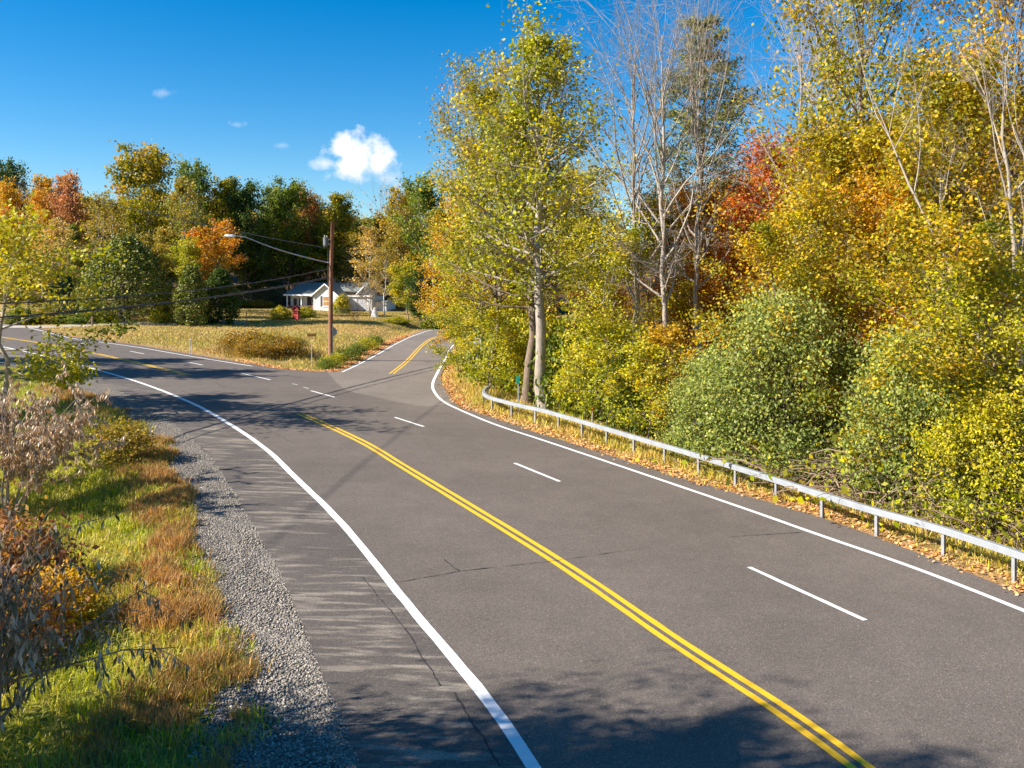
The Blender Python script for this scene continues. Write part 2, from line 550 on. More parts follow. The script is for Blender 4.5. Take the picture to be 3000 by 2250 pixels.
# asphalt ---------------------------------------------------------------
def asphalt_mat(name, base, warm, streak=False):
    m, nt, out = new_mat(name)
    p = geo_pos(nt)
    big = noise(nt, p, .16, 4, .55)
    mid = noise(nt, p, 1.1, 5, .6)
    fine = noise(nt, p, 38, 3, .8)
    vor = nd(nt, "ShaderNodeTexVoronoi", Scale=55.0)
    nt.links.new(p, vor.inputs["Vector"])
    f = mth(nt, "ADD", mth(nt, "MULTIPLY", big, .45), mth(nt, "MULTIPLY", mid, .3))
    f = mth(nt, "ADD", f, mth(nt, "MULTIPLY", fine, .25))
    c = ramp(nt, f, [(.36, tuple(base * .82 * w for w in warm)), (.62, tuple(base * 1.18 * w for w in warm))])
    spk = ramp(nt, vor.outputs["Color"], [(.0, (.35, .35, .35)), (.4, (.95, .95, .95)), (.8, (1.2, 1.2, 1.2)), (1.0, (2.8, 2.7, 2.5))])
    c = mixc(nt, .75, c, spk, "MULTIPLY")
    if streak:
        mp = nd(nt, "ShaderNodeMapping", Scale=(.55, 3.2, 1), Rotation=(0, 0, rad(-12)))
        nt.links.new(p, mp.inputs[0])
        s = noise(nt, mp.outputs[0], 1.5, 5, .65)
        s2 = noise(nt, p, .35, 2)
        k = ramp(nt, mth(nt, "ADD", s, mth(nt, "MULTIPLY", mth(nt, "SUBTRACT", s2, .5), .5)), [(.50, (0, 0, 0)), (.66, (.85, .85, .85))])
        k = mth(nt, "MULTIPLY", k, ramp(nt, fine, [(.35, (0.2, .2, .2)), (.6, (1, 1, 1))]))
        c = mixc(nt, k, c, (.38, .32, .25))
    b = nd(nt, "ShaderNodeBsdfPrincipled", Roughness=.88)
    b.inputs["Specular IOR Level"].default_value = .3
    nt.links.new(c, b.inputs["Base Color"])
    nt.links.new(bump(nt, mth(nt, "ADD", fine, vor.outputs["Distance"]), .35, .01), b.inputs["Normal"])
    nt.links.new(b.outputs[0], out.inputs[0])
    return m


M_ASPH = asphalt_mat("asphalt", .112, (1.22, 1.0, .84))
M_SHLD = asphalt_mat("asphalt_shoulder", .088, (1.18, .99, .86), True)
M_SIDE = asphalt_mat("asphalt_side", .158, (1.2, 1.0, .83))

# whole pavement as one ngon-triangulated sheet
import bmesh
bm = bmesh.new()
poly = PAVED
from mathutils.geometry import tessellate_polygon
vs = [bm.verts.new((x, y, float(plane(np.array(x))))) for x, y in poly]
for t in tessellate_polygon([[Vector((x, y, 0)) for x, y in poly]]):
    try:
        f = bm.faces.new([vs[i] for i in t])
    except ValueError:
        continue
    f.normal_update()
    if f.normal.z < 0: f.normal_flip()
me = bpy.data.meshes.new("road")
bm.to_mesh(me)
bm.free()
me.materials.append(M_ASPH)
tag(link("road", me), kind="structure")

# left paved shoulder and side road are sheets 4 mm above
V, Fq = strip(cLE, cLL, .004)
tag(link("road_shoulder", mesh_np("road_shoulder", V, Fq[:, ::-1], M_SHLD)), kind="structure")
i0 = int(np.argmin(np.hypot(*(cRE - at(1318, 1160)).T)))
mouth_l = resample(spline([at(985, 1090), at(1040, 1065)] ), .6)
SE_in = np.vstack([cSE[0] + (cSE[0] - cSE[3]) * .0, cSE])
RE_in = cRE[i0:]
jl = resample(spline([at(960, 1092), at(1010, 1140), at(1110, 1165), at(1240, 1190), at(1330, 1182)]), .6)
side_poly = np.concatenate([jl, cRE[i0 + 1:], cSE[::-1][:-1]])
bm = bmesh.new()
vs = [bm.verts.new((x, y, float(plane(np.array(x))) + .004)) for x, y in side_poly]
for t in tessellate_polygon([[Vector((x, y, 0)) for x, y in side_poly]]):
    try: f = bm.faces.new([vs[i] for i in t])
    except ValueError: continue
    f.normal_update()
    if f.normal.z < 0: f.normal_flip()
me = bpy.data.meshes.new("side_road")
bm.to_mesh(me)
bm.free()
me.materials.append(M_SIDE)
tag(link("side_road", me), kind="structure")


# paint -----------------------------------------------------------------
def paint_mat(name, col, wear=.42):
    m, nt, out = new_mat(name)
    p = geo_pos(nt)
    n1 = noise(nt, p, 24, 5, .75)
    n2 = noise(nt, p, 1.3, 3)
    k = ramp(nt, mth(nt, "ADD", mth(nt, "MULTIPLY", n1, .7), mth(nt, "MULTIPLY", n2, .3)), [(wear - .13, (0, 0, 0)), (wear, (1, 1, 1))])
    c = mixc(nt, k, tuple(.55 * x + .06 for x in col), col)
    b = nd(nt, "ShaderNodeBsdfPrincipled", Roughness=.7)
    nt.links.new(c, b.inputs["Base Color"])
    nt.links.new(b.outputs[0], out.inputs[0])
    return m


M_WHITE = paint_mat("white_paint", (.80, .79, .77))
M_YEL = paint_mat("yellow_paint", (.80, .46, .012))
rngp = np.random.default_rng(5)


def line_obj(name, parts, mat):
    Vs, Fs, b = [], [], 0
    for V, Fq in parts:
        Vs.append(V); Fs.append(Fq[:, ::-1] + b); b += len(V)
    tag(link(name, mesh_np(name, np.concatenate(Vs), np.concatenate(Fs), mat)), kind="structure")


def cut(L, a=0, b=1):
    n = len(L)
    return L[int(a * n):max(int(a * n) + 2, int(b * n))]


yn, yf, sy = curve(YELLOW_NEAR, .5), curve(YELLOW_FAR, .5, 3), curve(SIDE_YELLOW, .5, 3)
line_obj("center_line", [ribbon(L, .135, .008, o, .004, rngp) for L in (yn, yf) for o in (.12, -.12)] + [ribbon(sy, .11, .0085, o, .003, rngp) for o in (.12, -.12)], M_YEL)
line_obj("edge_line", [ribbon(cLL, .19, .0085, 0, .004, rngp), ribbon(curve(RIGHT_LINE, .5, 3), .16, .008, 0, .004, rngp),
                       ribbon(curve(FAR_LINE, .5, 3), .14, .008, 0, .003, rngp), ribbon(curve(SIDE_LEFT_LINE, .5, 3), .14, .0085, 0, .003, rngp)], M_WHITE)
DASH = [((2194, 1662), (2535, 1818)), ((1507, 1357), (1640, 1411)), ((1157, 1223), (1241, 1250)), ((911, 1145), (980, 1164)), ((703, 1093), (792, 1113)),
        ((545, 1060), (594, 1070)), ((381, 1029), (422, 1037)), ((221, 1004), (264, 1010))]
line_obj("lane_dashes", [ribbon(resample(np.array(G(*d)), .3), .125, .008, 0, .004, rngp) for d in DASH] +
         [ribbon(resample(np.array(G(*d)), .3), .05, .008, 0, .004, rngp) for d in (((855, 1124), (872, 1128)), ((888, 1134), (904, 1139)))], M_WHITE)

# tar-dark cracks as thin ragged sheets
M_CRACK = simple("crack", (.035, .032, .03), .9)


def crack(pts, w=.02):
    L = resample(np.array(G(*pts)), .12)
    L = L + np.cumsum(rngp.normal(size=L.shape) * .008, axis=0)
    return ribbon(L, w, .011, 0, .006, rngp)


line_obj("road_cracks", [crack(((1130, 1712), (1340, 1672), (1600, 1645), (1900, 1606)), .014), crack(((1060, 1690), (1100, 1740), (1200, 1870), (1290, 2010)), .016),
                         crack(((1330, 2030), (1390, 2120), (1425, 2165), (1475, 2250)), .026), crack(((2130, 1575), (2355, 1561)), .018),
                         crack(((530, 1145), (600, 1165), (660, 1200)), .02), crack(((630, 1120), (660, 1134)), .03), crack(((1300, 1640), (1345, 1675)), .03), crack(((740, 1233), (790, 1262), (860, 1300)), .018)], M_CRACK)

# gravel ----------------------------------------------------------------
def gravel():
    m, nt, out = new_mat("gravel")
    p = geo_pos(nt)
    v = nd(nt, "ShaderNodeTexVoronoi", Scale=21.0)
    nt.links.new(p, v.inputs["Vector"])
    v2 = nd(nt, "ShaderNodeTexVoronoi", Scale=47.0)
    nt.links.new(p, v2.inputs["Vector"])
    c = ramp(nt, v.outputs["Color"], [(0, (.11, .095, .08)), (.4, (.25, .22, .18)), (.75, (.38, .33, .27)), (1, (.54, .48, .40))])
    c2 = ramp(nt, v2.outputs["Color"], [(0, (.4, .4, .42)), (1, (1.25, 1.2, 1.15))])
    c = mixc(nt, .7, c, c2, "MULTIPLY")
    c = mixc(nt, 1.0, c, ramp(nt, v.outputs["Distance"], [(.25, (1, 1, 1)), (.75, (.4, .4, .4))]), "MULTIPLY")
    b = nd(nt, "ShaderNodeBsdfPrincipled", Roughness=.95)
    nt.links.new(c, b.inputs["Base Color"])
    bb = nd(nt, "ShaderNodeBump", Strength=1.0, Distance=.05)
    bb.invert = True
    nt.links.new(v.outputs["Distance"], bb.inputs["Height"])
    nt.links.new(bb.outputs[0], b.inputs["Normal"])
    nt.links.new(b.outputs[0], out.inputs[0])
    rng = np.random.default_rng(8)
    L = cGE.copy()
    T = np.gradient(L, axis=0)
    T /= np.linalg.norm(T, axis=1)[:, None]
    w = (vnoise(L[:, 1], L[:, 0], 1.3) - .5) * .9
    La = L + np.stack([-T[:, 1], T[:, 0]], 1) * w[:, None]
    # rows across the strip so that it follows the ground
    rows = []
    for k in np.linspace(0, 1, 7):
        V, _ = strip(La, cLE, 0)
        n = len(V) // 2
        rows.append(V[:n] * (1 - k) + V[n:] * k)
    n = len(rows[0])
    P = np.concatenate(rows)
    z = terr(P[:, :2])
    z[-n:] = plane(P[-n:, 0]) - .028
    P[:, 2] = z + .025 + .012 * rng.normal(size=len(P)).clip(-1, 1)
    i = np.arange(n - 1)
    Fq = np.concatenate([np.stack([r * n + i, (r + 1) * n + i, (r + 1) * n + i + 1, r * n + i + 1], -1) for r in range(6)])
    tag(link("gravel_shoulder", mesh_np("gravel_shoulder", P, Fq[:, ::-1], m, True)), kind="structure")
    # loose stones
    N = 26000
    s = np.clip(np.abs(rng.normal(size=N)) * 16, 0, 60)
    idx = np.interp(s, np.arange(0, 60, 1), np.interp(np.arange(0, 60, 1) + 27, np.concatenate([[0], np.cumsum(np.linalg.norm(np.diff(cLE, axis=0), axis=1))]), np.arange(len(cLE))))
    k = rng.uniform(-.12, 1.02, N)
    fa, fb = idx / (len(cLE) - 1), idx / (len(cLE) - 1)
    a = np.stack([np.interp(fa * (len(La) - 1), np.arange(len(La)), La[:, q]) for q in (0, 1)], 1)
    b = np.stack([np.interp(idx, np.arange(len(cLE)), cLE[:, q]) for q in (0, 1)], 1)
    Q = a * (1 - k)[:, None] + b * k[:, None]
    zq = terr(Q) + .03
    r = rng.uniform(.011, .026, N)
    octa = np.array([(1, 0, 0), (0, 1, 0), (-1, 0, 0), (0, -1, 0), (0, 0, .8), (0, 0, -.8)])
    rot = rng.uniform(0, 6.28, N)
    c_, s_ = np.cos(rot), np.sin(rot)
    jit = rng.uniform(.6, 1.4, (N, 6, 1))
    O = octa[None] * jit * r[:, None, None]
    O = np.stack([O[..., 0] * c_[:, None] - O[..., 1] * s_[:, None], O[..., 0] * s_[:, None] + O[..., 1] * c_[:, None], O[..., 2]], -1)
    V = (O + np.column_stack([Q, zq])[:, None, :]).reshape(-1, 3)
    tri = np.array([(0, 1, 4), (1, 2, 4), (2, 3, 4), (3, 0, 4), (1, 0, 5), (2, 1, 5), (3, 2, 5), (0, 3, 5)])
    Ft = (np.arange(N)[:, None, None] * 6 + tri[None]).reshape(-1, 3)
    m2, nt, out = new_mat("gravel_stone")
    isl = nt.nodes.new("ShaderNodeNewGeometry").outputs["Random Per Island"]
    c = ramp(nt, isl, [(0, (.13, .115, .10)), (.4, (.26, .23, .195)), (.8, (.40, .35, .29)), (1, (.58, .52, .44))])
    bs = nd(nt, "ShaderNodeBsdfPrincipled", Roughness=.9)
    nt.links.new(c, bs.inputs["Base Color"])
    nt.links.new(bs.outputs[0], out.inputs[0])
    tag(link("gravel_stones", mesh_np("gravel_stones", V, Ft, m2)), "loose pale grey gravel along the left road shoulder", "gravel", kind="stuff")


gravel()


# ------------------------------------------------------------------ leaves and grass
def unit(v): return v / (np.linalg.norm(v, axis=-1, keepdims=True) + 1e-9)


def leaf_mesh(name, P, L, W, rng, up=.5, hang=0.0, clump=None, tip=None, mat=None, outdir=None, shape=0):
    P = np.asarray(P, float)
    N = len(P)
    L = np.asarray(L) * rng.uniform(.7, 1.3, N)
    W = np.asarray(W) * rng.uniform(.75, 1.25, N)
    n = unit(rng.normal(size=(N, 3)) + np.array([0, 0, up * 1.6]) + (outdir * .7 if outdir is not None else 0))
    d = rng.normal(size=(N, 3))
    if hang: d = unit(d) * (1 - hang) + np.array([0, 0, -hang * 1.6])
    d = unit(d - n * (d * n).sum(1, keepdims=True) * (1 - hang))
    s = unit(np.cross(n, d))
    n = np.cross(d, s)
    L, W = L[:, None], W[:, None]
    a = P
    if shape == 0:
        b = P + d * L * .5 + s * W * .5 + n * W * .12
        c = P + d * L
        e = P + d * L * .5 - s * W * .5 + n * W * .12
        V = np.stack([a, b, c, e], 1).reshape(-1, 3)
        Fq = np.arange(N * 4).reshape(-1, 4)
    else:   # five-pointed maple-ish blade, seen large near the camera
        pts = [(0, 0), (.28, .5), (.55, .28), (1.0, 0), (.55, -.28), (.28, -.5)]
        V = np.stack([P + d * L * x + s * W * y + n * abs(y) * W * .15 for x, y in pts], 1).reshape(-1, 3)
        Fq = np.arange(N * 6).reshape(-1, 6)
    cl = clump if clump is not None else rng.uniform(0, 1, N)
    tp = tip if tip is not None else rng.uniform(0, 1, N)
    return mesh_np(name, V, Fq, mat, False, {"clump": ("FACE", np.clip(cl, 0, 1)), "leaf": ("FACE", rng.uniform(0, 1, N)), "tip": ("FACE", np.clip(tp, 0, 1))})


def blades_mesh(name, P, Z, h, w, rng, clump, mat, lean=.5):
    """grass: each blade two quads bending over"""
    N = len(P)
    az = rng.uniform(0, 6.283, N)
    s = np.stack([np.cos(az), np.sin(az), np.zeros(N)], 1)
    ld = rng.uniform(0, 6.283, N)
    ln = np.abs(rng.normal(size=N)) * lean
    l = np.stack([np.cos(ld) * ln, np.sin(ld) * ln, np.zeros(N)], 1)
    b = np.column_stack([P, Z - .02])
    up = np.array([0, 0, 1.0])
    h, w = h[:, None], w[:, None]
    mid = b + (up * .6 + l * .35) * h
    top = b + (up * 1.0 + l * 1.0) * h / np.sqrt(1 + ln[:, None] ** 2 * .5)
    V = np.stack([b - s * w * .5, b + s * w * .5, mid - s * w * .4, mid + s * w * .4, top], 1).reshape(-1, 3)
    k = np.arange(N)[:, None] * 5
    return mesh_np(name, V, [k + np.array([[0, 1, 3, 2]]), k + np.array([[2, 3, 4]])], mat, False,
                   {"clump": ("FACE", np.tile(np.clip(clump, 0, 1), 2)), "leaf": ("FACE", np.tile(rng.uniform(0, 1, N), 2)), "tip": ("FACE", np.zeros(2 * N))})


# ------------------------------------------------------------------ trees
def grow(seed, H, R, cb=.3, r0=.16, n1=26, n2=7, n3=0, k=10, L=.17, W=.13, el=(15, 62), curv=.10, sig=.13, lean=(0, 0), shape="round", up=.5, hang=0, wander=.012, leaf_shape=0, topfill=True, stems=1, keep=1.0, outb=0.0, flare=1.5):
    rng = np.random.default_rng(seed)
    lines, LP, LC = [], [], []
    for st in range(stems):
        t = np.linspace(0, 1, 13)
        Hs = H * (1 if st == 0 else rng.uniform(.78, 1.0))
        ld = np.array(lean, float) if stems == 1 else np.array(lean) + .13 * np.array([math.cos(st * 2.4 + seed), math.sin(st * 2.4 + seed)]) * rng.uniform(.6, 1.5)
        w = np.cumsum(rng.normal(size=(13, 2)) * wander * Hs, 0)
        w -= w[0]
        tr = np.column_stack([w + ld[None] * t[:, None] * Hs, t * Hs * .97])
        if stems > 1: tr[:, :2] += .25 * np.array([math.cos(st * 2.4 + seed), math.sin(st * 2.4 + seed)])
        rr = r0 * (1 - .93 * t) ** .85 * (1 if st == 0 else .75)
        rr[0] *= flare
        lines.append((tr, rr, 9))
        nb = n1 if stems == 1 else max(6, int(n1 / stems))
        for i in range(nb):
            q = ((i + rng.uniform(0, 1)) / nb)
            tt = cb + (1 - cb) * q * .98
            p0 = np.array([np.interp(tt, t, tr[:, c]) for c in range(3)])
            r = np.interp(tt, t, rr)
            az = i * 2.39996 + rng.normal() * .5 + st
            e = rad(el[0] + (el[1] - el[0]) * q + rng.normal() * 9)
            if shape == "round": prof = math.sin(math.pi * min(1, (q * .78 + .22))) ** .6
            elif shape == "cone": prof = (1 - q) ** .8 * .95 + .07
            elif shape == "poplar": prof = (1 - q) ** .75 * 1.0 + .10
            elif shape == "wide": prof = (1 - q ** 2.2) ** .5 * .9 + .12
            else: prof = .55 + .45 * math.sin(math.pi * q)
            BL = R * prof * rng.uniform(.72, 1.18) / max(.55, math.cos(e))
            d = np.array([math.cos(az) * math.cos(e), math.sin(az) * math.cos(e), math.sin(e)])
            n = 7
            pts = [p0]
            for s in range(n - 1):
                d = unit(d + np.array([0, 0, curv]) + rng.normal(size=3) * .11)
                pts.append(pts[-1] + d * BL / (n - 1))
            pts = np.array(pts)
            rb = min(r * .62, .02 + BL * .017)
            lines.append((pts, rb * np.linspace(1, .18, n), 5))
            bc = rng.uniform(0, 1)
            for j in range(n2):
                s = rng.uniform(.22, 1.0) if j else 1.0
                f = s * (n - 1)
                a = int(min(n - 2, math.floor(f)))
                p1 = pts[a] + (pts[a + 1] - pts[a]) * (f - a)
                d2 = unit(unit(pts[a + 1] - pts[a]) + rng.normal(size=3) * .62 + np.array([0, 0, .12]))
                L2 = BL * .40 * (1.2 - .55 * s) * rng.uniform(.7, 1.25) + .12
                p2 = [p1]
                for _ in range(3):
                    d2 = unit(d2 + rng.normal(size=3) * .16 + np.array([0, 0, curv * .7]))
                    p2.append(p2[-1] + d2 * L2 / 3)
                p2 = np.array(p2)
                r2 = max(.006, rb * (1 - s * .75) * .5)
                lines.append((p2, r2 * np.linspace(1, .3, 4), 3))
                cc = .55 * bc + .45 * rng.uniform(0, 1)
                ends = [p2]
                for m in range(n3):
                    a3 = p2[rng.integers(1, 4)]
                    d3 = unit(d2 + rng.normal(size=3) * .55 + np.array([0, 0, .15]))
                    L3 = L2 * rng.uniform(.35, .65)
                    p3 = np.array([a3, a3 + d3 * L3 * .5, a3 + unit(d3 + rng.normal(size=3) * .2) * L3])
                    lines.append((p3, np.array([1, .7, .35]) * max(.0045, r2 * .45), 3))
                    ends.append(p3)
                if k and rng.uniform() < keep:
                    m = int(k * rng.uniform(.6, 1.4))
                    f = rng.uniform(.2, 3, m)
                    a = np.minimum(2, f.astype(int))
                    q3 = p2[a] + (p2[a + 1] - p2[a]) * (f - a)[:, None] + rng.normal(size=(m, 3)) * np.array([1, 1, .6]) * (sig * L2 + .06)
                    LP.append(q3)
                    LC.append(np.full(m, cc))
    tm = tubes_mesh("trunk", lines, BARK["grey"])
    cm = None
    if LP:
        P = np.concatenate(LP)
        C_ = np.concatenate(LC)
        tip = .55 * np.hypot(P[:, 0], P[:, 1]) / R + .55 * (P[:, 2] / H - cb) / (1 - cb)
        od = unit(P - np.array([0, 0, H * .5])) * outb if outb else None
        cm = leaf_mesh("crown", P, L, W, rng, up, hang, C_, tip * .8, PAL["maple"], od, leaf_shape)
    return dict(H=H, R=R, trunk=tm, crown=cm)


def clumps(seed, H, R, prof, nc, k, L, W, spread=.16, base=0.0, stems=4, r0=.05, up=.4, hang=0, lump=.25, bark="brown", inner=.25, zsq=.8, outb=.6, leaf_shape=0):
    """dense shrub or conifer: leaf clumps through the volume under prof(t) and stems under them"""
    rng = np.random.default_rng(seed)
    P, C_, T_, O_ = [], [], [], []
    lob = [(rng.uniform(0, 6.28), rng.uniform(0, 1), rng.uniform(-1, 1)) for _ in range(9)]
    for i in range(nc):
        t = rng.uniform(0, 1) ** .9
        az = rng.uniform(0, 6.283)
        l = 1 + lump * sum(s * math.exp(-((math.atan2(math.sin(az - a), math.cos(az - a)) / .6) ** 2 + ((t - b) / .2) ** 2)) for a, b, s in lob)
        r = R * prof(t) * l * (1 - inner * rng.uniform(0, 1) ** 2.2)
        c = np.array([math.cos(az) * r, math.sin(az) * r, base + t * (H - base)])
        m = int(k * rng.uniform(.6, 1.4))
        sp = spread * R * rng.uniform(.6, 1.3)
        q = c + rng.normal(size=(m, 3)) * np.array([sp, sp, sp * zsq])
        q[:, 2] = np.maximum(q[:, 2], .03)
        P.append(q)
        C_.append(np.full(m, rng.uniform(0, 1)))
        T_.append(np.full(m, t))
        O_.append(np.tile(unit(np.array([math.cos(az), math.sin(az), .35])), (m, 1)))
    P, C_, T_, O_ = map(np.concatenate, (P, C_, T_, O_))
    lines = []
    for s in range(stems):
        az = s * 2.4 + rng.uniform(0, 1)
        sp = .0 if stems == 1 else rng.uniform(.15, .6) * R
        t = np.linspace(0, 1, 7)
        e = np.array([math.cos(az) * sp, math.sin(az) * sp])
        pts = np.column_stack([e[None] * t[:, None] ** 1.2 + np.cumsum(rng.normal(size=(7, 2)) * .02 * H, 0) * (stems > 1), t * H * rng.uniform(.6, .92)])
        lines.append((pts, r0 * np.linspace(1.2, .2, 7), 7))
        for j in range(9):
            a = rng.integers(1, 6)
            d = unit(np.array([rng.normal(), rng.normal(), .5]))
            n = 4
            q = [pts[a]]
            for _ in range(3):
                d = unit(d + rng.normal(size=3) * .25)
                q.append(q[-1] + d * R * .28)
            lines.append((np.array(q), r0 * .4 * np.linspace(1, .3, 4), 4))
    rng2 = np.random.default_rng(seed + 1)
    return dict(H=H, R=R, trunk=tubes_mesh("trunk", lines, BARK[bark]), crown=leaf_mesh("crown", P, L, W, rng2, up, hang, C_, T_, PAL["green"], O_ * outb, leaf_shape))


def pine(seed, H, R, cb=.25, tiers=16, k=70):
    rng = np.random.default_rng(seed)
    t = np.linspace(0, 1, 12)
    tr = np.column_stack([np.cumsum(rng.normal(size=(12, 2)) * .004 * H, 0), t * H])
    lines = [(tr, .24 * (1 - .93 * t), 9)]
    P, C_, D_ = [], [], []
    for i in range(tiers):
        q = (i + .5 * rng.uniform()) / tiers
        z = H * (cb + (1 - cb) * q)
        for b in range(rng.integers(4, 6)):
            az = rng.uniform(0, 6.283)
            BL = R * ((1 - q) ** .75 * rng.uniform(.55, 1.15) + .1)
            d = np.array([math.cos(az), math.sin(az), .02 + .5 * q])
            pts = [np.array([np.interp(z, tr[:, 2], tr[:, 0]), np.interp(z, tr[:, 2], tr[:, 1]), z])]
            for s in range(6):
                d = unit(d + np.array([0, 0, .07]) + rng.normal(size=3) * .06)
                pts.append(pts[-1] + d * BL / 6)
            pts = np.array(pts)
            lines.append((pts, (.012 + BL * .010) * np.linspace(1, .2, 7), 4))
            cc = rng.uniform(0, 1)
            for s in range(10):
                f = rng.uniform(1.6, 6)
                a = min(5, int(f))
                p = pts[a] + (pts[a + 1] - pts[a]) * (f - a) + rng.normal(size=3) * np.array([1, 1, .25]) * BL * .13
                m = int(k * rng.uniform(.5, 1.3) / 6)
                P.append(p + rng.normal(size=(m, 3)) * np.array([1, 1, .45]) * (.10 + BL * .05))
                C_.append(np.full(m, .5 * cc + .5 * rng.uniform()))
    P, C_ = np.concatenate(P), np.concatenate(C_)
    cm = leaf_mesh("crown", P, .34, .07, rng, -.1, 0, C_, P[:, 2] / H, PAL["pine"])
    return dict(H=H, R=R, trunk=tubes_mesh("trunk", lines, BARK["brown"]), crown=cm)


def plant(name, proto, x, y, H, R, pal, label, cat, group=None, bark=None, rz=None, z=None, bend=None, parts=("trunk", "crown")):
    rz = random.uniform(0, 6.28) if rz is None else rz
    z = gz(x, y) - .04 if z is None else z
    e = empty(name, (x, y, z), rz)
    s = R / proto["R"]
    e.scale = (s, s, H / proto["H"])
    tag(e, label, cat, group)
    for key, nm in zip(("trunk", "crown"), parts):
        me = proto[key]
        if me is None: continue
        o = link(nm, me, e)
        mt = (BARK[bark] if bark else None) if key == "trunk" else (PAL[pal] if pal else None)
        if mt:
            o.material_slots[0].link = "OBJECT"
            o.material_slots[0].material = mt
    return e


def by_top(u, d, vtop, wpx):
    x = (u - U0) / F * d
    zb = gz(x, d)
    return x, d, HC + (V0 - vtop) / F * d - zb, wpx / 2 / F * d


random.seed(4)
#PROTOS
PR = {}
PR["mapleA"] = grow(11, 16, 4.2, .22, .17, 38, 9, 0, 62, .155, .13, sig=.21)
PR["mapleB"] = grow(12, 18, 4.4, .30, .19, 38, 9, 0, 58, .155, .13, el=(20, 65), sig=.21)
PR["mapleC"] = grow(13, 13, 3.6, .14, .12, 32, 9, 0, 58, .15, .125, el=(5, 55), curv=.06, sig=.22)
PR["poplar"] = grow(21, 19, 4.8, .34, .28, 44, 9, 2, 30, .17, .145, shape="poplar", el=(8, 62), sig=.22, up=.1, wander=.008)
PR["sapling"] = grow(31, 6.5, 2.0, .12, .05, 22, 7, 0, 27, .145, .12, el=(10, 55), sig=.24)
PR["saplingB"] = grow(32, 8.5, 2.2, .2, .06, 22, 7, 0, 38, .15, .125, el=(0, 50), curv=.03, sig=.22)
PR["bareA"] = grow(41, 19, 3.8, .32, .17, 30, 9, 4, 0, el=(38, 70), curv=.08, shape="flat", wander=.006)
PR["bareB"] = grow(42, 19, 3.4, .40, .16, 30, 10, 5, 3, L=.15, W=.12, el=(36, 68), curv=.08, shape="flat", keep=.2, wander=.008)
PR["fork"] = grow(44, 15, 3.6, .35, .17, 30, 9, 5, 4, L=.15, W=.12, el=(25, 62), shape="flat", keep=.35, stems=3, lean=(-.22, .0))
PR["thin"] = grow(43, 17, 2.6, .45, .11, 22, 6, 2, 10, L=.18, W=.14, el=(30, 65), keep=.6)
PR["pine"] = pine(51, 23, 5.0, .2, 22, 120)
PR["shrub"] = clumps(61, 5.8, 3.0, lambda t: (.62 + .38 * math.sin(min(1, t * 1.5) * math.pi * .5 + .2)) * (1 - max(0, t - .45) ** 1.6 * 1.9), 420, 62, .115, .085, .12, .25, 6, .06, lump=.5, inner=.75)
PR["shrubB"] = clumps(62, 4.6, 2.6, lambda t: (.7 + .3 * math.sin(t * math.pi)) * (1 - max(0, t - .5) ** 1.5 * 1.9), 300, 60, .115, .085, .13, .2, 5, .05, lump=.5, inner=.75)
PR["brush"] = clumps(63, 2.0, 1.5, lambda t: .9 - .5 * t * t, 90, 40, .13, .10, .2, .1, 7, .02, lump=.3, inner=.8)
PR["low"] = clumps(64, 1.0, 1.1, lambda t: 1 - .6 * t * t, 80, 40, .10, .06, .18, .0, 8, .01, lump=.3, inner=.9)
PR["farA"] = grow(71, 17, 4.6, .18, .2, 34, 8, 0, 40, .36, .30, sig=.28)
PR["farB"] = grow(72, 18, 4.2, .22, .2, 34, 8, 0, 38, .36, .30, sig=.28, el=(20, 66))
PR["farC"] = grow(73, 14, 3.4, .15, .15, 28, 8, 0, 34, .33, .27, sig=.28)
PR["farthin"] = grow(74, 15, 2.8, .28, .11, 26, 7, 1, 17, .28, .22, el=(25, 62), sig=.24)
PR["farbare"] = grow(75, 14, 2.8, .3, .14, 22, 7, 3, 2, .3, .24, el=(35, 68), keep=.25, shape="flat")
PR["cedar"] = clumps(81, 12, 6, lambda t: (.78 + .3 * math.sin(min(1, t * 2.2) * math.pi / 2)) * (1 - t ** 1.9) ** .75 * .95 + .04, 620, 30, .38, .20, .085, .9, 3, .35, up=.2, lump=.22, inner=.3)
PR["cedarslim"] = clumps(82, 7.5, 2.0, lambda t: (.8 + .25 * math.sin(min(1, t * 2) * math.pi / 2)) * (1 - t ** 2.4) ** .7 * .95 + .04, 300, 30, .30, .16, .11, .2, 2, .12, up=.3, lump=.15, inner=.3)
PR["spruce"] = clumps(83, 10, 2.8, lambda t: (1 - t) ** .85 * .95 + .05, 330, 30, .36, .12, .10, .4, 1, .16, up=-.2, hang=.2, lump=.12, inner=.4, zsq=.4)
PR["farshrub"] = clumps(84, 3.0, 1.8, lambda t: (.75 + .3 * math.sin(t * math.pi)) * (1 - t ** 3) + .02, 130, 26, .26, .19, .16, .2, 5, .03, lump=.3, inner=.5)

YGROUP = "trees in the right-hand wood"
#RIGHTWOOD
RDU, RDD = zip(*[(u, float(at(u, v)[1])) for u, v in ((3190, 1785), (2967, 1700), (2739, 1619), (2553, 1563), (2394, 1509), (2257, 1461), (2138, 1420), (2030, 1384), (1930, 1352), (1773, 1301), (1642, 1259), (1538, 1231))])


def behind_rail(u, d, m):
    """keep a plant at least m metres clear behind the guardrail"""
    if u < 1530: return d
    return max(d, float(np.interp(u, RDU[::-1], RDD[::-1])) + m / .68)


def rt(name, proto, u, d, vtop, wpx, pal, bark, label, cat="tree", group=None, rz=None):
    d = behind_rail(u, d, 1.0 + .8 * wpx / 2 / F * d if cat in ("shrub", "sapling", "bush") else 3.2)
    x, y, H, R = by_top(u, d, vtop, wpx)
    return plant(name, PR[proto], x, y, H, R, pal, label, cat, group, bark, rz)


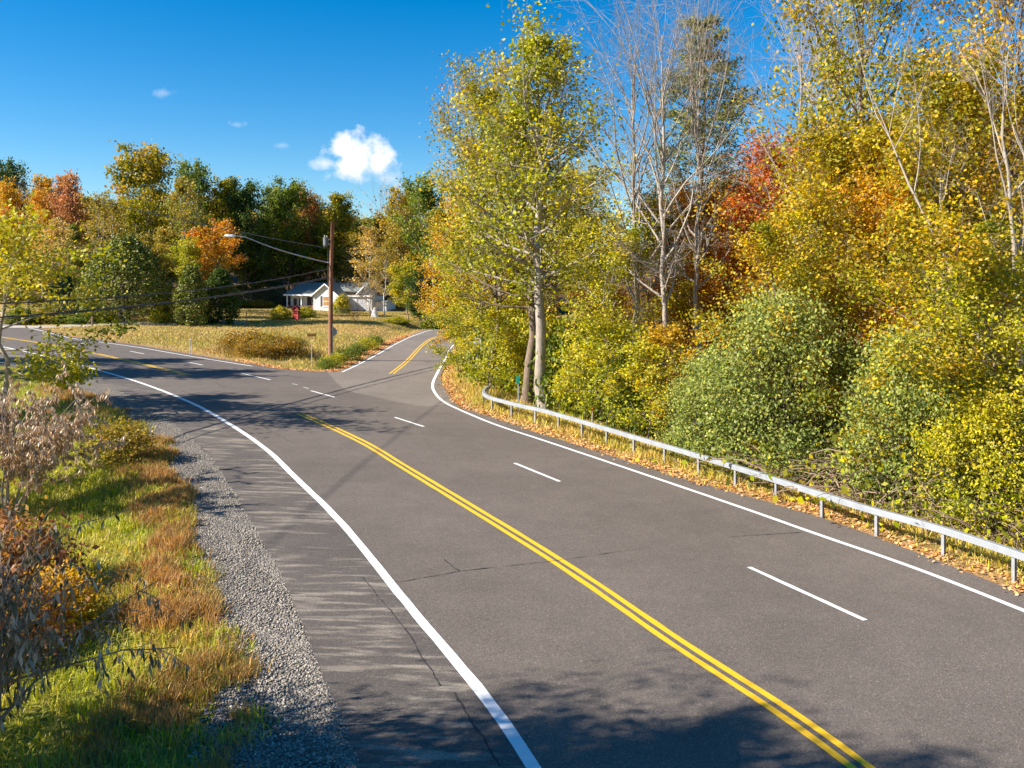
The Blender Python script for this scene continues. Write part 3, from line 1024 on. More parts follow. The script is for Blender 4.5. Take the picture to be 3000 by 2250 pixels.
rt("poplar_tree", "poplar", 1605, 42, 110, 640, "yellowgreen", "grey", "tall yellow-green poplar with the thick grey leaning trunk behind the guardrail end", rz=.6)
rt("poplar_tree", "poplar", 1545, 45.5, 330, 560, "yellowgreen", "brown", "yellow-green poplar with the straight brown trunk just left of the leaning trunk", rz=2.4)
rt("maple_tree", "mapleB", 1440, 49.5, 290, 360, "greenorange", "brown", "maple with orange top and dark trunk nearest the side road's right edge", rz=1.1)
rt("maple_tree", "mapleA", 1385, 60, 470, 330, "yellow", "brown", "golden maple overhanging the right lane of the side road", rz=.3)
rt("maple_tree", "mapleC", 1350, 70, 640, 240, "yellow", "brown", "yellow maple farthest along the right side of the side road")
rt("maple_tree", "mapleC", 1395, 54, 700, 280, "yellowgreen", "brown", "low yellow-green maple spreading over the blue route sign")
rt("slender_tree", "thin", 1538, 47, 330, 260, "yellow", "brown", "slender dark-trunked tree between the two thickest poplar trunks and the marker post")
rt("bare_tree", "bareB", 1460, 56, 330, 380, "orange", "grey", "nearly leafless tree reaching left over the side road against the sky", "tree")
rt("bare_tree", "bareA", 1960, 38, 60, 480, None, "pale", "tallest leafless grey tree in front of the pine", rz=.4)
rt("bare_tree", "bareA", 1850, 40, 120, 480, None, "grey", "leafless tree leaning left beside the yellow-green poplars", rz=2.2)
rt("bare_tree", "bareA", 2040, 39.5, 20, 420, None, "pale", "leafless pale tree with forked stems right of the tallest bare tree", rz=4.4)
rt("bare_tree", "bareB", 2330, 43, 40, 380, "orange", "pale", "leafless tree standing alone against the sky right of the pine", rz=1.4)
rt("bare_tree", "fork", 3030, 27, 120, 520, "yellow", "pale", "pale forked half-bare tree at the right edge of the photo", rz=0)
rt("bare_tree", "bareA", 2450, 50, 20, 460, None, "pale", "leafless tree directly left of the tall red-tipped maple", rz=5.2)
rt("pine_tree", "pine", 2070, 58, 60, 620, "pine", "brown", "tall dark green pine rising behind the bare trees", "pine")
rt("maple_tree", "mapleB", 2570, 36, -130, 620, "maple", "brown", "tallest green and yellow maple with reddish tips, top cut by the frame", rz=.9)
rt("maple_tree", "mapleA", 2480, 32, 440, 620, "maple", "brown", "broad green-gold maple behind the large green shrub", rz=2)
rt("maple_tree", "mapleA", 2230, 47, 480, 480, "red", "brown", "red and orange maple right of the bare trees' trunks", rz=.2)
rt("maple_tree", "mapleA", 2060, 46, 600, 380, "orange", "brown", "orange maple in front of the pale bare trunks")
rt("maple_tree", "mapleC", 1890, 46, 640, 320, "maple", "grey", "yellow-green maple under the leafless leaning tree")
rt("maple_tree", "mapleC", 1760, 40, 700, 360, "yellowgreen", "grey", "low yellow-green maple right of the thick leaning poplar trunk")
rt("maple_tree", "mapleA", 2790, 30, 260, 640, "maple", "brown", "leafy green-yellow maple behind the pale forked tree", rz=1.7)
rt("maple_tree", "mapleB", 2980, 34, -100, 600, "yellow", "brown", "yellow maple filling the upper right corner", rz=2.8)
rt("maple_tree", "mapleC", 2700, 25.5, 700, 560, "maple", "brown", "yellow-green maple right above the second green shrub")
rt("maple_tree", "mapleC", 2920, 21, 830, 480, "yellowgreen", "brown", "low yellow-green maple over the brambles at the right edge")
rt("maple_tree", "mapleC", 2330, 31, 690, 430, "maple", "brown", "low green-gold maple directly left of the broad green-gold maple")
rt("maple_tree", "mapleC", 2150, 43, 760, 330, "orange", "brown", "small orange-red maple above the large green shrub's left side")
rt("green_shrub", "shrub", 2290, 26.0, 880, 490, "apple", "dark", "largest round green shrub behind the middle of the guardrail", "shrub")
rt("green_shrub", "shrubB", 2660, 24.0, 1000, 440, "apple", "dark", "second large green shrub, right of the largest one", "shrub")
rt("green_shrub", "shrubB", 2080, 29, 1060, 330, "apple", "dark", "lower green shrub left of the largest shrub", "shrub")
rt("green_shrub", "shrubB", 2890, 22.5, 1170, 380, "yellowgreen", "dark", "yellow-green shrub low at the right edge above the rail", "shrub")
rt("sapling", "sapling", 1900, 33.5, 1020, 250, "yellowgreen", "grey", "yellow-green sapling behind the rail between poplars and shrubs", "sapling")
rt("sapling", "sapling", 1780, 37, 960, 230, "yellowgreen", "grey", "sapling with a thin pale stem right of the leaning poplar", "sapling")
rt("sapling", "saplingB", 1980, 35, 960, 220, "yellow", "grey", "golden sapling at the left foot of the large shrub", "sapling")
rt("sapling", "sapling", 1425, 46.5, 920, 210, "yellowgreen", "dark", "bushy sapling hiding the speed limit sign post", "sapling")
rt("sapling", "sapling", 1340, 58, 900, 170, "yellowgreen", "dark", "leafy sapling at the right edge line of the side road", "sapling")
for q, (u, d, vt, w) in enumerate(((1500, 50, 960, 210), (1660, 43, 980, 220), (1720, 41, 1010, 200), (1850, 37, 1040, 190), (1590, 49, 930, 230), (1470, 54, 930, 220))):
    rt("undergrowth_bush", "brush", u, d, vt, w, "green" if q % 2 else "yellowgreen", "dark", "small shady bush under the trees beyond the guardrail", "bush", "understorey bushes beyond the guardrail")
# deeper rows of the wood
rng = np.random.default_rng(77)
pts = []
pal_by_u = lambda u: rng.choice(["yellow", "yellowgreen", "maple"]) if u < 1750 else (rng.choice(["orange", "red", "yellow", "maple"]) if u < 2350 else rng.choice(["yellow", "maple", "maple", "yellowgreen", "orange"]))
tries = 0
while len(pts) < 46 and tries < 4000:
    tries += 1
    d = rng.uniform(30, 84)
    u = rng.uniform(1420, 3150)
    x = (u - U0) / F * d
    dr = seg_dist(np.array([(x, d)]), cRE)[0]
    if dr < (17 if 1720 < u < 2300 else 6.5) or inside(np.array([(x, d)]), PAVED)[0] or x < -3 + (d > 70) * 4: continue
    if any((x - a) ** 2 + (d - b) ** 2 < 11 for a, b, _ in pts): continue
    pts.append((x, d, u))
NAMEC = {"yellow": "golden", "yellowgreen": "yellow-green", "maple": "green and yellow", "orange": "orange", "red": "red"}
for x, d, u in pts:
    pal = str(pal_by_u(u))
    pr = str(rng.choice(["mapleA", "mapleB", "mapleC", "thin"]))
    vt = rng.uniform(500, 690) if u < 2350 else rng.uniform(330, 600)
    if u < 1560: vt = rng.uniform(620, 760)
    H = HC + (V0 - vt) / F * d - gz(x, d)
    plant("wood_tree", PR[pr], x, d, H, rng.uniform(2.2, 3.6), pal, NAMEC[pal] + " tree deep in the right-hand wood, half hidden by nearer trees", "tree", NAMEC[pal] + " trees deep in the wood", str(rng.choice(["grey", "brown", "pale"])))
k = 0
while k < 26:
    d = rng.uniform(24, 60)
    u = rng.uniform(1450, 3100)
    x = (u - U0) / F * d
    dr = seg_dist(np.array([(x, d)]), cRE)[0]
    if dr < (12 if 1800 < u < 2200 else 5.5): continue
    k += 1
    pal = str(pal_by_u(u))
    plant("wood_sapling", PR[str(rng.choice(["sapling", "saplingB"]))], x, d, rng.uniform(4, 7.5), rng.uniform(1.4, 2.2), pal, NAMEC[pal] + " sapling among the trunks of the right-hand wood", "sapling", NAMEC[pal] + " saplings in the wood", "grey")


# brambles along the foot of the wood
def bramble(seed, n=230, R=2.0, H=1.8):
    rng = np.random.default_rng(seed)
    lines, P = [], []
    for i in range(n):
        a = rng.uniform(0, 6.28)
        p = np.array([rng.normal() * R * .4, rng.normal() * R * .3, 0.])
        d = unit(np.array([math.cos(a) * .5, math.sin(a) * .5, 1.2]))
        l = rng.uniform(.6, 1.5) * H
        q = [p]
        for s in range(6):
            d = unit(d + np.array([math.cos(a) * .18, math.sin(a) * .18, -.22]) + rng.normal(size=3) * .16)
            q.append(q[-1] + d * l / 6)
        q = np.array(q)
        q[:, 2] = np.maximum(q[:, 2], .02)
        lines.append((q, rng.uniform(.007, .02) * np.linspace(1, .3, 7), 4))
        if rng.uniform() < .35: P.append(q[rng.integers(3, 7, 5)] + rng.normal(size=(5, 3)) * .1)
    P = np.concatenate(P)
    return dict(H=H, R=R, trunk=tubes_mesh("stems", lines, BARK["twig"]), crown=leaf_mesh("foliage", P, .14, .11, rng, .4, 0, None, None, PAL["yellowgreen"]))


PR["bramble"] = bramble(91)
PR["brambleB"] = bramble(92, 110, 1.6, 1.5)
BR = [(2450, 21.8, 2.3, 2.6), (2600, 20.2, 2.5, 2.4), (2740, 19.0, 2.3, 2.3), (2860, 18.0, 2.0, 2.2), (2980, 17.4, 1.9, 2.1), (2330, 23.6, 1.6, 2.2), (2200, 25.6, 1.4, 2.0), (3090, 16.4, 1.8, 2.0)]
for q, (u, d, H, R) in enumerate(BR):
    d = behind_rail(u, 0, 2.6)
    H *= 1.25
    plant("bramble", PR["bramble" if q % 2 else "brambleB"], (u - U0) / F * d, d, H, R, "yellowgreen", "tangled bare brown brambles at the foot of the shrubs behind the rail", "brambles", "brambles behind the guardrail", "twig", parts=("stems", "foliage"))

#FARWOOD
FAR = [
    # name, proto, u, d, vtop, width, palette, bark, label
    ("maple_tree", "farA", 425, 131, 480, 185, "greenorange", "grey", "tall round green maple with orange tips standing highest on the left skyline"),
    ("maple_tree", "farB", 205, 120, 540, 110, "pinkbrown", "grey", "pinkish brown tree left of the tall round maple, under the single wire"),
    ("maple_tree", "farB", 122, 124, 548, 100, "yellow", "grey", "golden maple left of the pinkish brown tree"),
    ("dark_tree", "farA", 25, 132, 515, 120, "darkgreen", "dark", "dark green tree in the upper left corner of the woods"),
    ("maple_tree", "farC", 12, 116, 560, 80, "yellow", "grey", "golden tree cut by the left edge below the skyline"),
    ("maple_tree", "farC", 38, 108, 640, 80, "red", "grey", "small bright orange-red maple near the left edge"),
    ("bare_tree", "farbare", 62, 118, 562, 70, "tan", "pale", "small leafless grey tree left of the golden maple"),
    ("birch_tree", "farthin", 290, 112, 585, 100, "olive", "birch", "brownish birch with white stem left of the tall round maple"),
    ("birch_tree", "farthin", 335, 116, 600, 90, "olive", "birch", "brownish birch directly below the tall maple's left side"),
    ("birch_tree", "farthin", 150, 104, 680, 120, "tan", "birch", "pale tan birch with a bright white stem at the left"),
    ("birch_tree", "farthin", 178, 108, 660, 100, "tan", "birch", "tan slender tree just right of the pale tan birch"),
    ("spruce_tree", "spruce", 215, 114, 660, 90, "green", "brown", "narrow green conifer between the tan birches and the big cedar"),
    ("spruce_tree", "spruce", 262, 106, 770, 80, "spruce", "brown", "small blue-green spruce at the big cedar's left side"),
    ("spruce_tree", "spruce", 185, 102, 800, 110, "spruce", "brown", "low blue-green spruce behind the left roadside foliage"),
    ("brown_tree", "farthin", 545, 112, 548, 120, "olive", "pale", "thin-leaved brown tree with bare twigs in front of a green one"),
    ("maple_tree", "farA", 572, 126, 522, 110, "green", "grey", "green tree behind the thin-leaved brown tree"),
    ("maple_tree", "farB", 655, 128, 552, 130, "greenorange", "grey", "yellow-green maple left of the dark green trees"),
    ("dark_tree", "farA", 715, 128, 570, 110, "darkgreen", "dark", "dark green tree right behind the yellow-green maple"),
    ("orange_tree", "farC", 648, 103, 672, 130, "orange", "grey", "orange-brown tree above the pair of small cedars"),
    ("olive_tree", "farC", 470, 106, 690, 110, "olive", "grey", "olive-brown tree between big cedar and the orange-brown tree"),
    ("golden_tree", "farC", 540, 100, 720, 100, "yellowgreen", "grey", "yellow-green tree right of the big cedar"),
    ("dark_tree", "farB", 800, 135, 578, 110, "green", "dark", "dark green leafy tree above the street lamp arm's middle"),
    ("dark_tree", "farA", 845, 134, 568, 115, "green", "dark", "tall rounded green tree left of the utility pole's top"),
    ("pink_tree", "farC", 892, 138, 578, 75, "pinkbrown", "grey", "tree with a pinkish top left of the utility pole"),
    ("brown_tree", "farthin", 925, 139, 592, 100, "olive", "grey", "dark brown-leaved tree behind the house chimney"),
    ("brown_tree", "farthin", 875, 138, 700, 110, "olive", "grey", "low brown tree behind the house roof's left half"),
    ("maple_tree", "farB", 1002, 136, 592, 105, "greenorange", "grey", "maple with a bright orange top right of the utility pole"),
    ("bare_tree", "farbare", 1100, 142, 572, 105, "red", "grey", "leafless reddish tree on the skyline right of the orange-topped maple"),
    ("green_tree", "farA", 1185, 132, 590, 115, "olive", "grey", "olive-green tree left half of the big crown over the side road"),
    ("green_tree", "farA", 1250, 126, 562, 140, "green", "grey", "big green tree over the crest of the side road"),
    ("tan_tree", "farthin", 1085, 122, 680, 110, "tan", "birch", "tan thin-leaved birch behind the shed"),
    ("tan_tree", "farthin", 1125, 118, 720, 95, "olive", "birch", "slim olive birch right of the shed"),
    ("tan_tree", "farthin", 1048, 133, 700, 90, "olive", "birch", "thin brown birch behind the right end of the house roof"),
    ("green_tree", "farC", 1195, 116, 780, 90, "yellowgreen", "grey", "young yellow-green tree left of the dark bush at the crest"),
    ("dark_bush_tree", "farC", 1235, 113, 800, 90, "darkgreen", "dark", "dark green small tree at the crest of the side road"),
    ("spruce_tree", "spruce", 772, 131, 800, 95, "spruce", "brown", "blue-green spruce left of the house"),
    ("spruce_tree", "spruce", 815, 131, 815, 70, "spruce", "brown", "smaller spruce touching the house's left end"),
    ("dark_tree", "farC", 735, 129, 700, 110, "darkgreen", "dark", "dark tree behind the left end of the street lamp arm"),
    ("green_tree", "farC", 845, 140, 690, 110, "olive", "grey", "olive tree rising behind the roof's left end"),
    ("green_tree", "farC", 965, 137, 690, 120, "green", "grey", "green tree behind the utility pole at roof height"),
    ("green_tree", "farB", 1300, 116, 640, 110, "green", "grey", "green tree right of the crest behind the golden maple"),
    ("green_tree", "farC", 90, 103, 760, 110, "yellowgreen", "grey", "yellow-green tree beyond the road at the far left"),
    ("green_tree", "farC", 20, 101, 740, 110, "olive", "grey", "olive-green tree at the left edge beyond the road"),
]
for (nm, pr, u, d, vt, w, pal, bk, lab) in FAR:
    rt(nm, pr, u, d, vt, w * 1.12, pal, bk, lab)
rt("cedar_tree", "cedar", 372, 99, 700, 262, "cedar", "dark", "broad dark green cedar with thick trunks, largest beside the far road", "cedar")
rt("cedar_tree", "cedarslim", 562, 96, 782, 92, "cedar", "dark", "bright green cedar of the small pair left of the house", "cedar")
rt("cedar_tree", "cedarslim", 645, 99, 790, 100, "darkgreen", "dark", "darker right-hand cedar of the small pair left of the house", "cedar")
for q, (u, d, vt, w) in enumerate(((300, 97, 910, 80), (240, 96, 920, 80), (700, 127, 880, 80), (760, 128, 880, 80), (1160, 112, 930, 80), (1270, 110, 935, 70), (190, 97, 925, 90), (135, 97, 915, 90), (470, 98, 900, 70), (60, 96, 905, 100))):
    rt("roadside_bush", "farshrub", u, d, vt, w, ["yellowgreen", "green", "green", "olive"][q % 4], "dark", "low leafy bush at the foot of the far trees", "bush", "bushes at the foot of the far trees")
# the forest behind
rng = np.random.default_rng(5)
pals = ["green", "olive", "tan", "yellow", "greenorange", "yellowgreen", "olive", "orange"]
for q in range(56):
    row = q % 2
    u = -60 + 1560 * ((q // 2 + .5 * row + rng.uniform(-.3, .3)) / 28)
    d = (140 if row == 0 else 165) + rng.uniform(-5, 6)
    x = (u - U0) / F * d
    vt = 640 + rng.uniform(-22, 30) - (30 if u < 700 else 0) + (25 if u > 1000 else 0)
    pal = pals[int(rng.integers(0, 8))]
    plant("hillside_tree", PR[["farA", "farB", "farC"][q % 3]], x, d, HC + (V0 - vt) / F * d - gz(x, d), rng.uniform(3.6, 5.2), pal, "hillside tree filling the wood behind the front row of far trees", "tree", "hillside trees behind the front row", "grey")

#LEFTSIDE
# tree at the left edge whose branches hang over the far road
PR["edge"] = grow(95, 8.5, 3.4, .30, .12, 22, 9, 1, 40, .19, .12, el=(0, 50), curv=-.01, sig=.22, hang=.15, up=.3)
x, y = -21.2, 36.0
plant("roadside_tree", PR["edge"], x, y, 8.2, 3.9, "yellowgreen", "leafy green tree leaning in from the left edge over the far road", "tree", None, "pale", .5)

# unseen trees left of the frame whose shadows fall across the road
SH = [(-31.5, 37.0, 12.0, 3.2, "farC"), (-37.0, 49.0, 13.0, 3.4, "farC"), (-43, 55, 13, 3.2, "farC"), (-11.4, 7.9, 10.4, 3.3, "mapleA"), (-14.0, 7.2, 9.5, 3.4, "mapleA"), (-11.4, 8.6, 6.5, 2.9, "shrub"), (-8.4, 4.6, 8.6, 2.8, "mapleA"), (-13.5, 4.0, 7.5, 3.2, "shrub")]
for (x, y, H, R, pr) in SH:
    plant("verge_tree", PR[pr], x, y, H, R, "green", "tree on the left verge outside the picture, casting shade over the road", "tree", "shade trees on the left verge", "brown")


def willow(seed, H, R, stems, k, pal, hang=.6, L=.15, W=.03, top=.45):
    rng = np.random.default_rng(seed)
    lines, P, C_ = [], [], []
    for s in range(stems):
        az = s * 2.4 + rng.uniform(0, .8)
        d = unit(np.array([math.cos(az) * .35, math.sin(az) * .35, 1]))
        q = [np.array([math.cos(az) * .1, math.sin(az) * .1, 0])]
        for _ in range(7):
            d = unit(d + rng.normal(size=3) * .10 + np.array([math.cos(az) * .03, math.sin(az) * .03, .05]))
            q.append(q[-1] + d * H * .62 / 7)
        q = np.array(q)
        lines.append((q, .035 * np.linspace(1, .4, 8), 7))
        for b in range(9):
            a = rng.integers(3, 8)
            d2 = unit(np.array([rng.normal() * .6 + math.cos(az) * .5, rng.normal() * .6 + math.sin(az) * .5, .75]))
            r = [q[a]]
            l = rng.uniform(.35, .62) * H * .75
            for _ in range(6):
                d2 = unit(d2 + rng.normal(size=3) * .13)
                r.append(r[-1] + d2 * l / 6)
            r = np.array(r)
            lines.append((r, .014 * np.linspace(1, .35, 7), 5))
            for c in range(9):
                f = rng.uniform(1.2, 6)
                i = min(5, int(f))
                p0 = r[i] + (r[i + 1] - r[i]) * (f - i)
                d3 = unit(d2 + rng.normal(size=3) * .75)
                l3 = rng.uniform(.25, .7)
                tw = [p0]
                for _ in range(4):
                    d3 = unit(d3 + rng.normal(size=3) * .15 + np.array([0, 0, -.10]))
                    tw.append(tw[-1] + d3 * l3 / 4)
                tw = np.array(tw)
                lines.append((tw, .0055 * np.linspace(1, .5, 5), 3))
                m = int(k * rng.uniform(.5, 1.4))
                g = rng.uniform(.3, 4, m)
                j = np.minimum(3, g.astype(int))
                P.append(tw[j] + (tw[j + 1] - tw[j]) * (g - j)[:, None] + rng.normal(size=(m, 3)) * .012)
                C_.append(np.full(m, rng.uniform()))
    P, C_ = np.concatenate(P), np.concatenate(C_)
    sc = np.abs(P[:, :2]).max()
    return dict(H=H, R=R, trunk=tubes_mesh("stems", lines, BARK["twig"]), crown=leaf_mesh("foliage", P, L, W, rng, .1, hang, C_, None, PAL[pal]))


PR["willow"] = willow(101, 5.0, 2.0, 9, 24, "willow", L=.17, W=.036)
PR["willowB"] = willow(103, 4.2, 2.0, 7, 8, "willowshade", L=.14, W=.03)
plant("willow_shrub", PR["willow"], -13.6, 23.6, 4.3, 2.1, "willow", "tall willow shrub with dry tan leaves and pale stems at the left edge", "shrub", None, "pale", .9, parts=("stems", "foliage"))
plant("willow_shrub", PR["willow"], -16.4, 25.0, 4.3, 2.1, "willow", "dry tan willow cut by the frame edge behind the tall willow shrub", "shrub", None, "pale", 3.1, parts=("stems", "foliage"))
plant("willow_shrub", PR["willowB"], -6.6, 10.0, 4.2, 2.2, "willowshade", "willow with drooping narrow leaves, coloured as if in shade, in the lower left corner", "shrub", None, "twig", 2.0, parts=("stems", "foliage"))
plant("rust_shrub", PR["low"], -10.2, 17.6, 1.5, 1.5, "rust", "rust brown leafy shrub below the willow stems", "shrub", None, "dark", parts=("stems", "foliage"))
plant("rust_shrub", PR["low"], -9.0, 14.8, 1.4, 1.3, "rust", "rust brown shrub nearest the lower left corner", "shrub", None, "dark", parts=("stems", "foliage"))
plant("rust_shrub", PR["low"], -8.3, 15.9, 1.0, .9, "yellow", "yellow-leaved low shrub between the two rust brown shrubs", "shrub", None, "dark", parts=("stems", "foliage"))
plant("rust_shrub", PR["low"], -12.4, 20.4, 1.2, 1.5, "rust", "rust brown undergrowth around the willow's feet", "shrub", None, "dark", parts=("stems", "foliage"))
plant("verge_bush", PR["brush"], -12.9, 28.6, 1.3, 1.2, "olive", "green-brown bush where the verge meets the gravel beyond the willow", "bush", None, "dark", parts=("stems", "foliage"))


# ------------------------------------------------------------------ grasses (nobody could count these)
def scatter(n, xr, yr, cond, rng, clus=None):
    m = 45000
    P = np.column_stack([rng.uniform(*xr, m), rng.uniform(*yr, m)])
    w = np.clip(cond(P), 0, None).astype(float)
    i = rng.choice(m, n, p=w / w.sum())
    sp = .6 * math.sqrt((xr[1] - xr[0]) * (yr[1] - yr[0]) / m)
    return P[i] + rng.normal(size=(n, 2)) * sp


rng = np.random.default_rng(31)


def side_left(P):
    ins, dl, dr, df = zones(P)
    dg = seg_dist(P, cGE)
    return (~ins) & (dl < dr) & (dl < df), dl, dg


def left_grass_w(P):
    ok, dl, dg = side_left(P)
    lg = dl > seg_to_gravel(P)
    e = np.where(lg, 1, .0)
    return ok * e * sm(26 - P[:, 1], -30, 14) * (dg < 9)


def seg_to_gravel(P):
    # width of the gravel strip near each point
    i = np.linspace(0, len(cLE) - 1, 90).astype(int)
    w = seg_dist(cLE[i], cGE)
    d = ((P[:, None, :] - cLE[i][None]) ** 2).sum(-1)
    return w[d.argmin(1)] * (1 + (vnoise(P[:, 0], P[:, 1], .9, 3) - .5) * .9)


P = scatter(100000, (-30, 0), (6, 52), left_grass_w, rng)
Z = terr(P)
cl = .55 * vnoise(P[:, 0], P[:, 1], 1.4, 1) + .45 * vnoise(P[:, 0], P[:, 1], .45, 2)
h = rng.uniform(.08, .24, len(P)) * (.7 + .9 * vnoise(P[:, 0], P[:, 1], 1.1, 5))
tag(link("verge_grass", blades_mesh("verge_grass", P, Z, h, rng.uniform(.008, .018, len(P)) * (1 + P[:, 1] / 40), rng, cl, PAL["grassgreen"], .9)), "green and yellow grass on the left verge", "grass", kind="stuff")


def weed_w(P):
    ok, dl, dg = side_left(P)
    g = seg_to_gravel(P)
    t = dl - g
    return ok * (t > -.05) * (1 - sm(t, .5, 1.9)) * (.12 + (vnoise(P[:, 0], P[:, 1], 1.5, 7) > .42)) * sm(26 - P[:, 1], -30, 14)


P = scatter(60000, (-26, 0), (6, 48), weed_w, rng)
h = rng.uniform(.10, .36, len(P)) * (.6 + .8 * vnoise(P[:, 0], P[:, 1], .8, 8))
tag(link("verge_weeds", blades_mesh("verge_weeds", P, terr(P), h, rng.uniform(.006, .014, len(P)) * (1 + P[:, 1] / 40), rng, .7 * vnoise(P[:, 0], P[:, 1], 1.2, 9) + .3 * rng.uniform(size=len(P)), PAL["weedrust"], .55)), "rusty brown dry weeds along the gravel", "weeds", kind="stuff")


def right_w(P):
    ins, dl, dr, df = zones(P)
    return (~ins) * (dr < dl) * (dr < df) * (dr > .15) * (1 - sm(dr, 3.5, 7)) * (.25 + .75 * sm(dr, .4, 1.2)) * (vnoise(P[:, 0], P[:, 1], .9, 11) * 1.2)


P = scatter(80000, (-9, 16), (13, 88), right_w, rng)
dr = seg_dist(P, cRE)
h = rng.uniform(.12, .42, len(P)) * (.5 + .6 * sm(dr, .3, 1.6))
cl = .5 * vnoise(P[:, 0], P[:, 1], 1.6, 12) + .5 * vnoise(P[:, 0], P[:, 1], .5, 13)
tag(link("guardrail_grass", blades_mesh("guardrail_grass", P, terr(P), h, rng.uniform(.008, .018, len(P)) * (1 + P[:, 1] / 45), rng, cl * .8 + .1, PAL["grassdry"], .7)), "dry yellow grass under the guardrail", "grass", kind="stuff")


def litter_w(P):
    ins, dl, dr, df = zones(P)
    m = np.minimum(dr, df)
    return (~ins) * (m < dl) * (1 - sm(m, .3, 1.7)) * (.3 + vnoise(P[:, 0], P[:, 1], 1.2, 15)) + .02 * (~ins) * (dr < 3)


P = scatter(22000, (-20, 16), (13, 96), litter_w, rng)
tag(link("leaf_litter", leaf_mesh("leaf_litter", np.column_stack([P, terr(P) + rng.uniform(.005, .05, len(P))]), .075 + P[:, 1] * .001, .06 + P[:, 1] * .001, rng, 2.2, 0, None, None, PAL["litter"])), "fallen tan leaves along the pavement edge", "fallen leaves", kind="stuff")


def lawn_w(P):
    ins, dl, dr, df = zones(P)
    return (~ins) * (df < dr) * (df < dl) * (.25 + sm(df, .4, 2)) * (.35 + vnoise(P[:, 0], P[:, 1], 4, 17)) * (P[:, 1] < 124)


P = scatter(90000, (-62, -6), (56, 124), lawn_w, rng)
df = np.minimum(seg_dist(P, cFE), seg_dist(P, cSE))
tall = np.exp(-((P[:, 1] - 70) / 12) ** 2) * sm(df, .8, 4)
h = rng.uniform(.08, .22, len(P)) + tall * rng.uniform(.1, .6, len(P)) * vnoise(P[:, 0], P[:, 1], 3, 18)
cl = .55 * vnoise(P[:, 0], P[:, 1], 5, 19) + .45 * vnoise(P[:, 0], P[:, 1], 1.2, 20)
tag(link("lawn_grass", blades_mesh("lawn_grass", P, terr(P), h, rng.uniform(.025, .06, len(P)), rng, cl, PAL["lawn"], .7)), "tall dry grass on the lawn in front of the house", "grass", kind="stuff")

# goldenrod and ditch plants
for q, (u, d, H, R) in enumerate(((690, 69, 1.3, 1.6), (745, 68, 1.5, 1.7), (800, 67.5, 1.5, 1.6), (840, 66.5, 1.3, 1.4), (770, 65, 1.0, 1.3), (860, 69, 1.2, 1.2), (715, 65.5, .9, 1.2))):
    plant("goldenrod_clump", PR["low"], (u - U0) / F * d, d, H, R, ["goldenrod", "goldenrod", "olive", "goldenrod", "goldenrod", "olive", "goldenrod"][q], "golden brown goldenrod clump on the lawn left of the street sign", "wildflowers", "goldenrod clumps on the lawn", "twig", parts=("stems", "foliage"))
for q, (u, v, H, R) in enumerate(((1010, 1068, .8, 1.0), (1040, 1055, .9, 1.1), (1070, 1040, .9, 1.0), (1098, 1025, 1.0, 1.1), (1125, 1010, .9, 1.0), (985, 1078, .7, .9))):
    x, y = at(u - 26, v)
    plant("ditch_plant", PR["low"], x, y, H, R, "green" if q % 3 else "yellowgreen", "dark green weeds in the ditch left of the side road", "weeds", "weeds in the roadside ditch", "dark", parts=("stems", "foliage"))

# ------------------------------------------------------------------ guardrail
M_GALV = simple("galvanised", (.36, .38, .40), .5, .12, 3, .35)
M_GALVD = simple("galvanised_post", (.42, .43, .44), .5, .2, 5, .5)
RAIL = [(3190, 1785), (2967, 1700), (2739, 1619), (2553, 1563), (2394, 1509), (2257, 1461), (2138, 1420), (2030, 1384), (1930, 1352), (1849, 1326), (1773, 1301), (1706, 1279), (1642, 1259), (1589, 1243), (1538, 1231), (1489, 1218), (1450, 1207), (1428, 1198), (1417, 1188), (1420, 1176), (1432, 1168)]
rl = relax(resample(spline(G(*RAIL)), .15), 4)
rl = np.vstack([rl[0] + (rl[0] - rl[1]) * 10, rl])


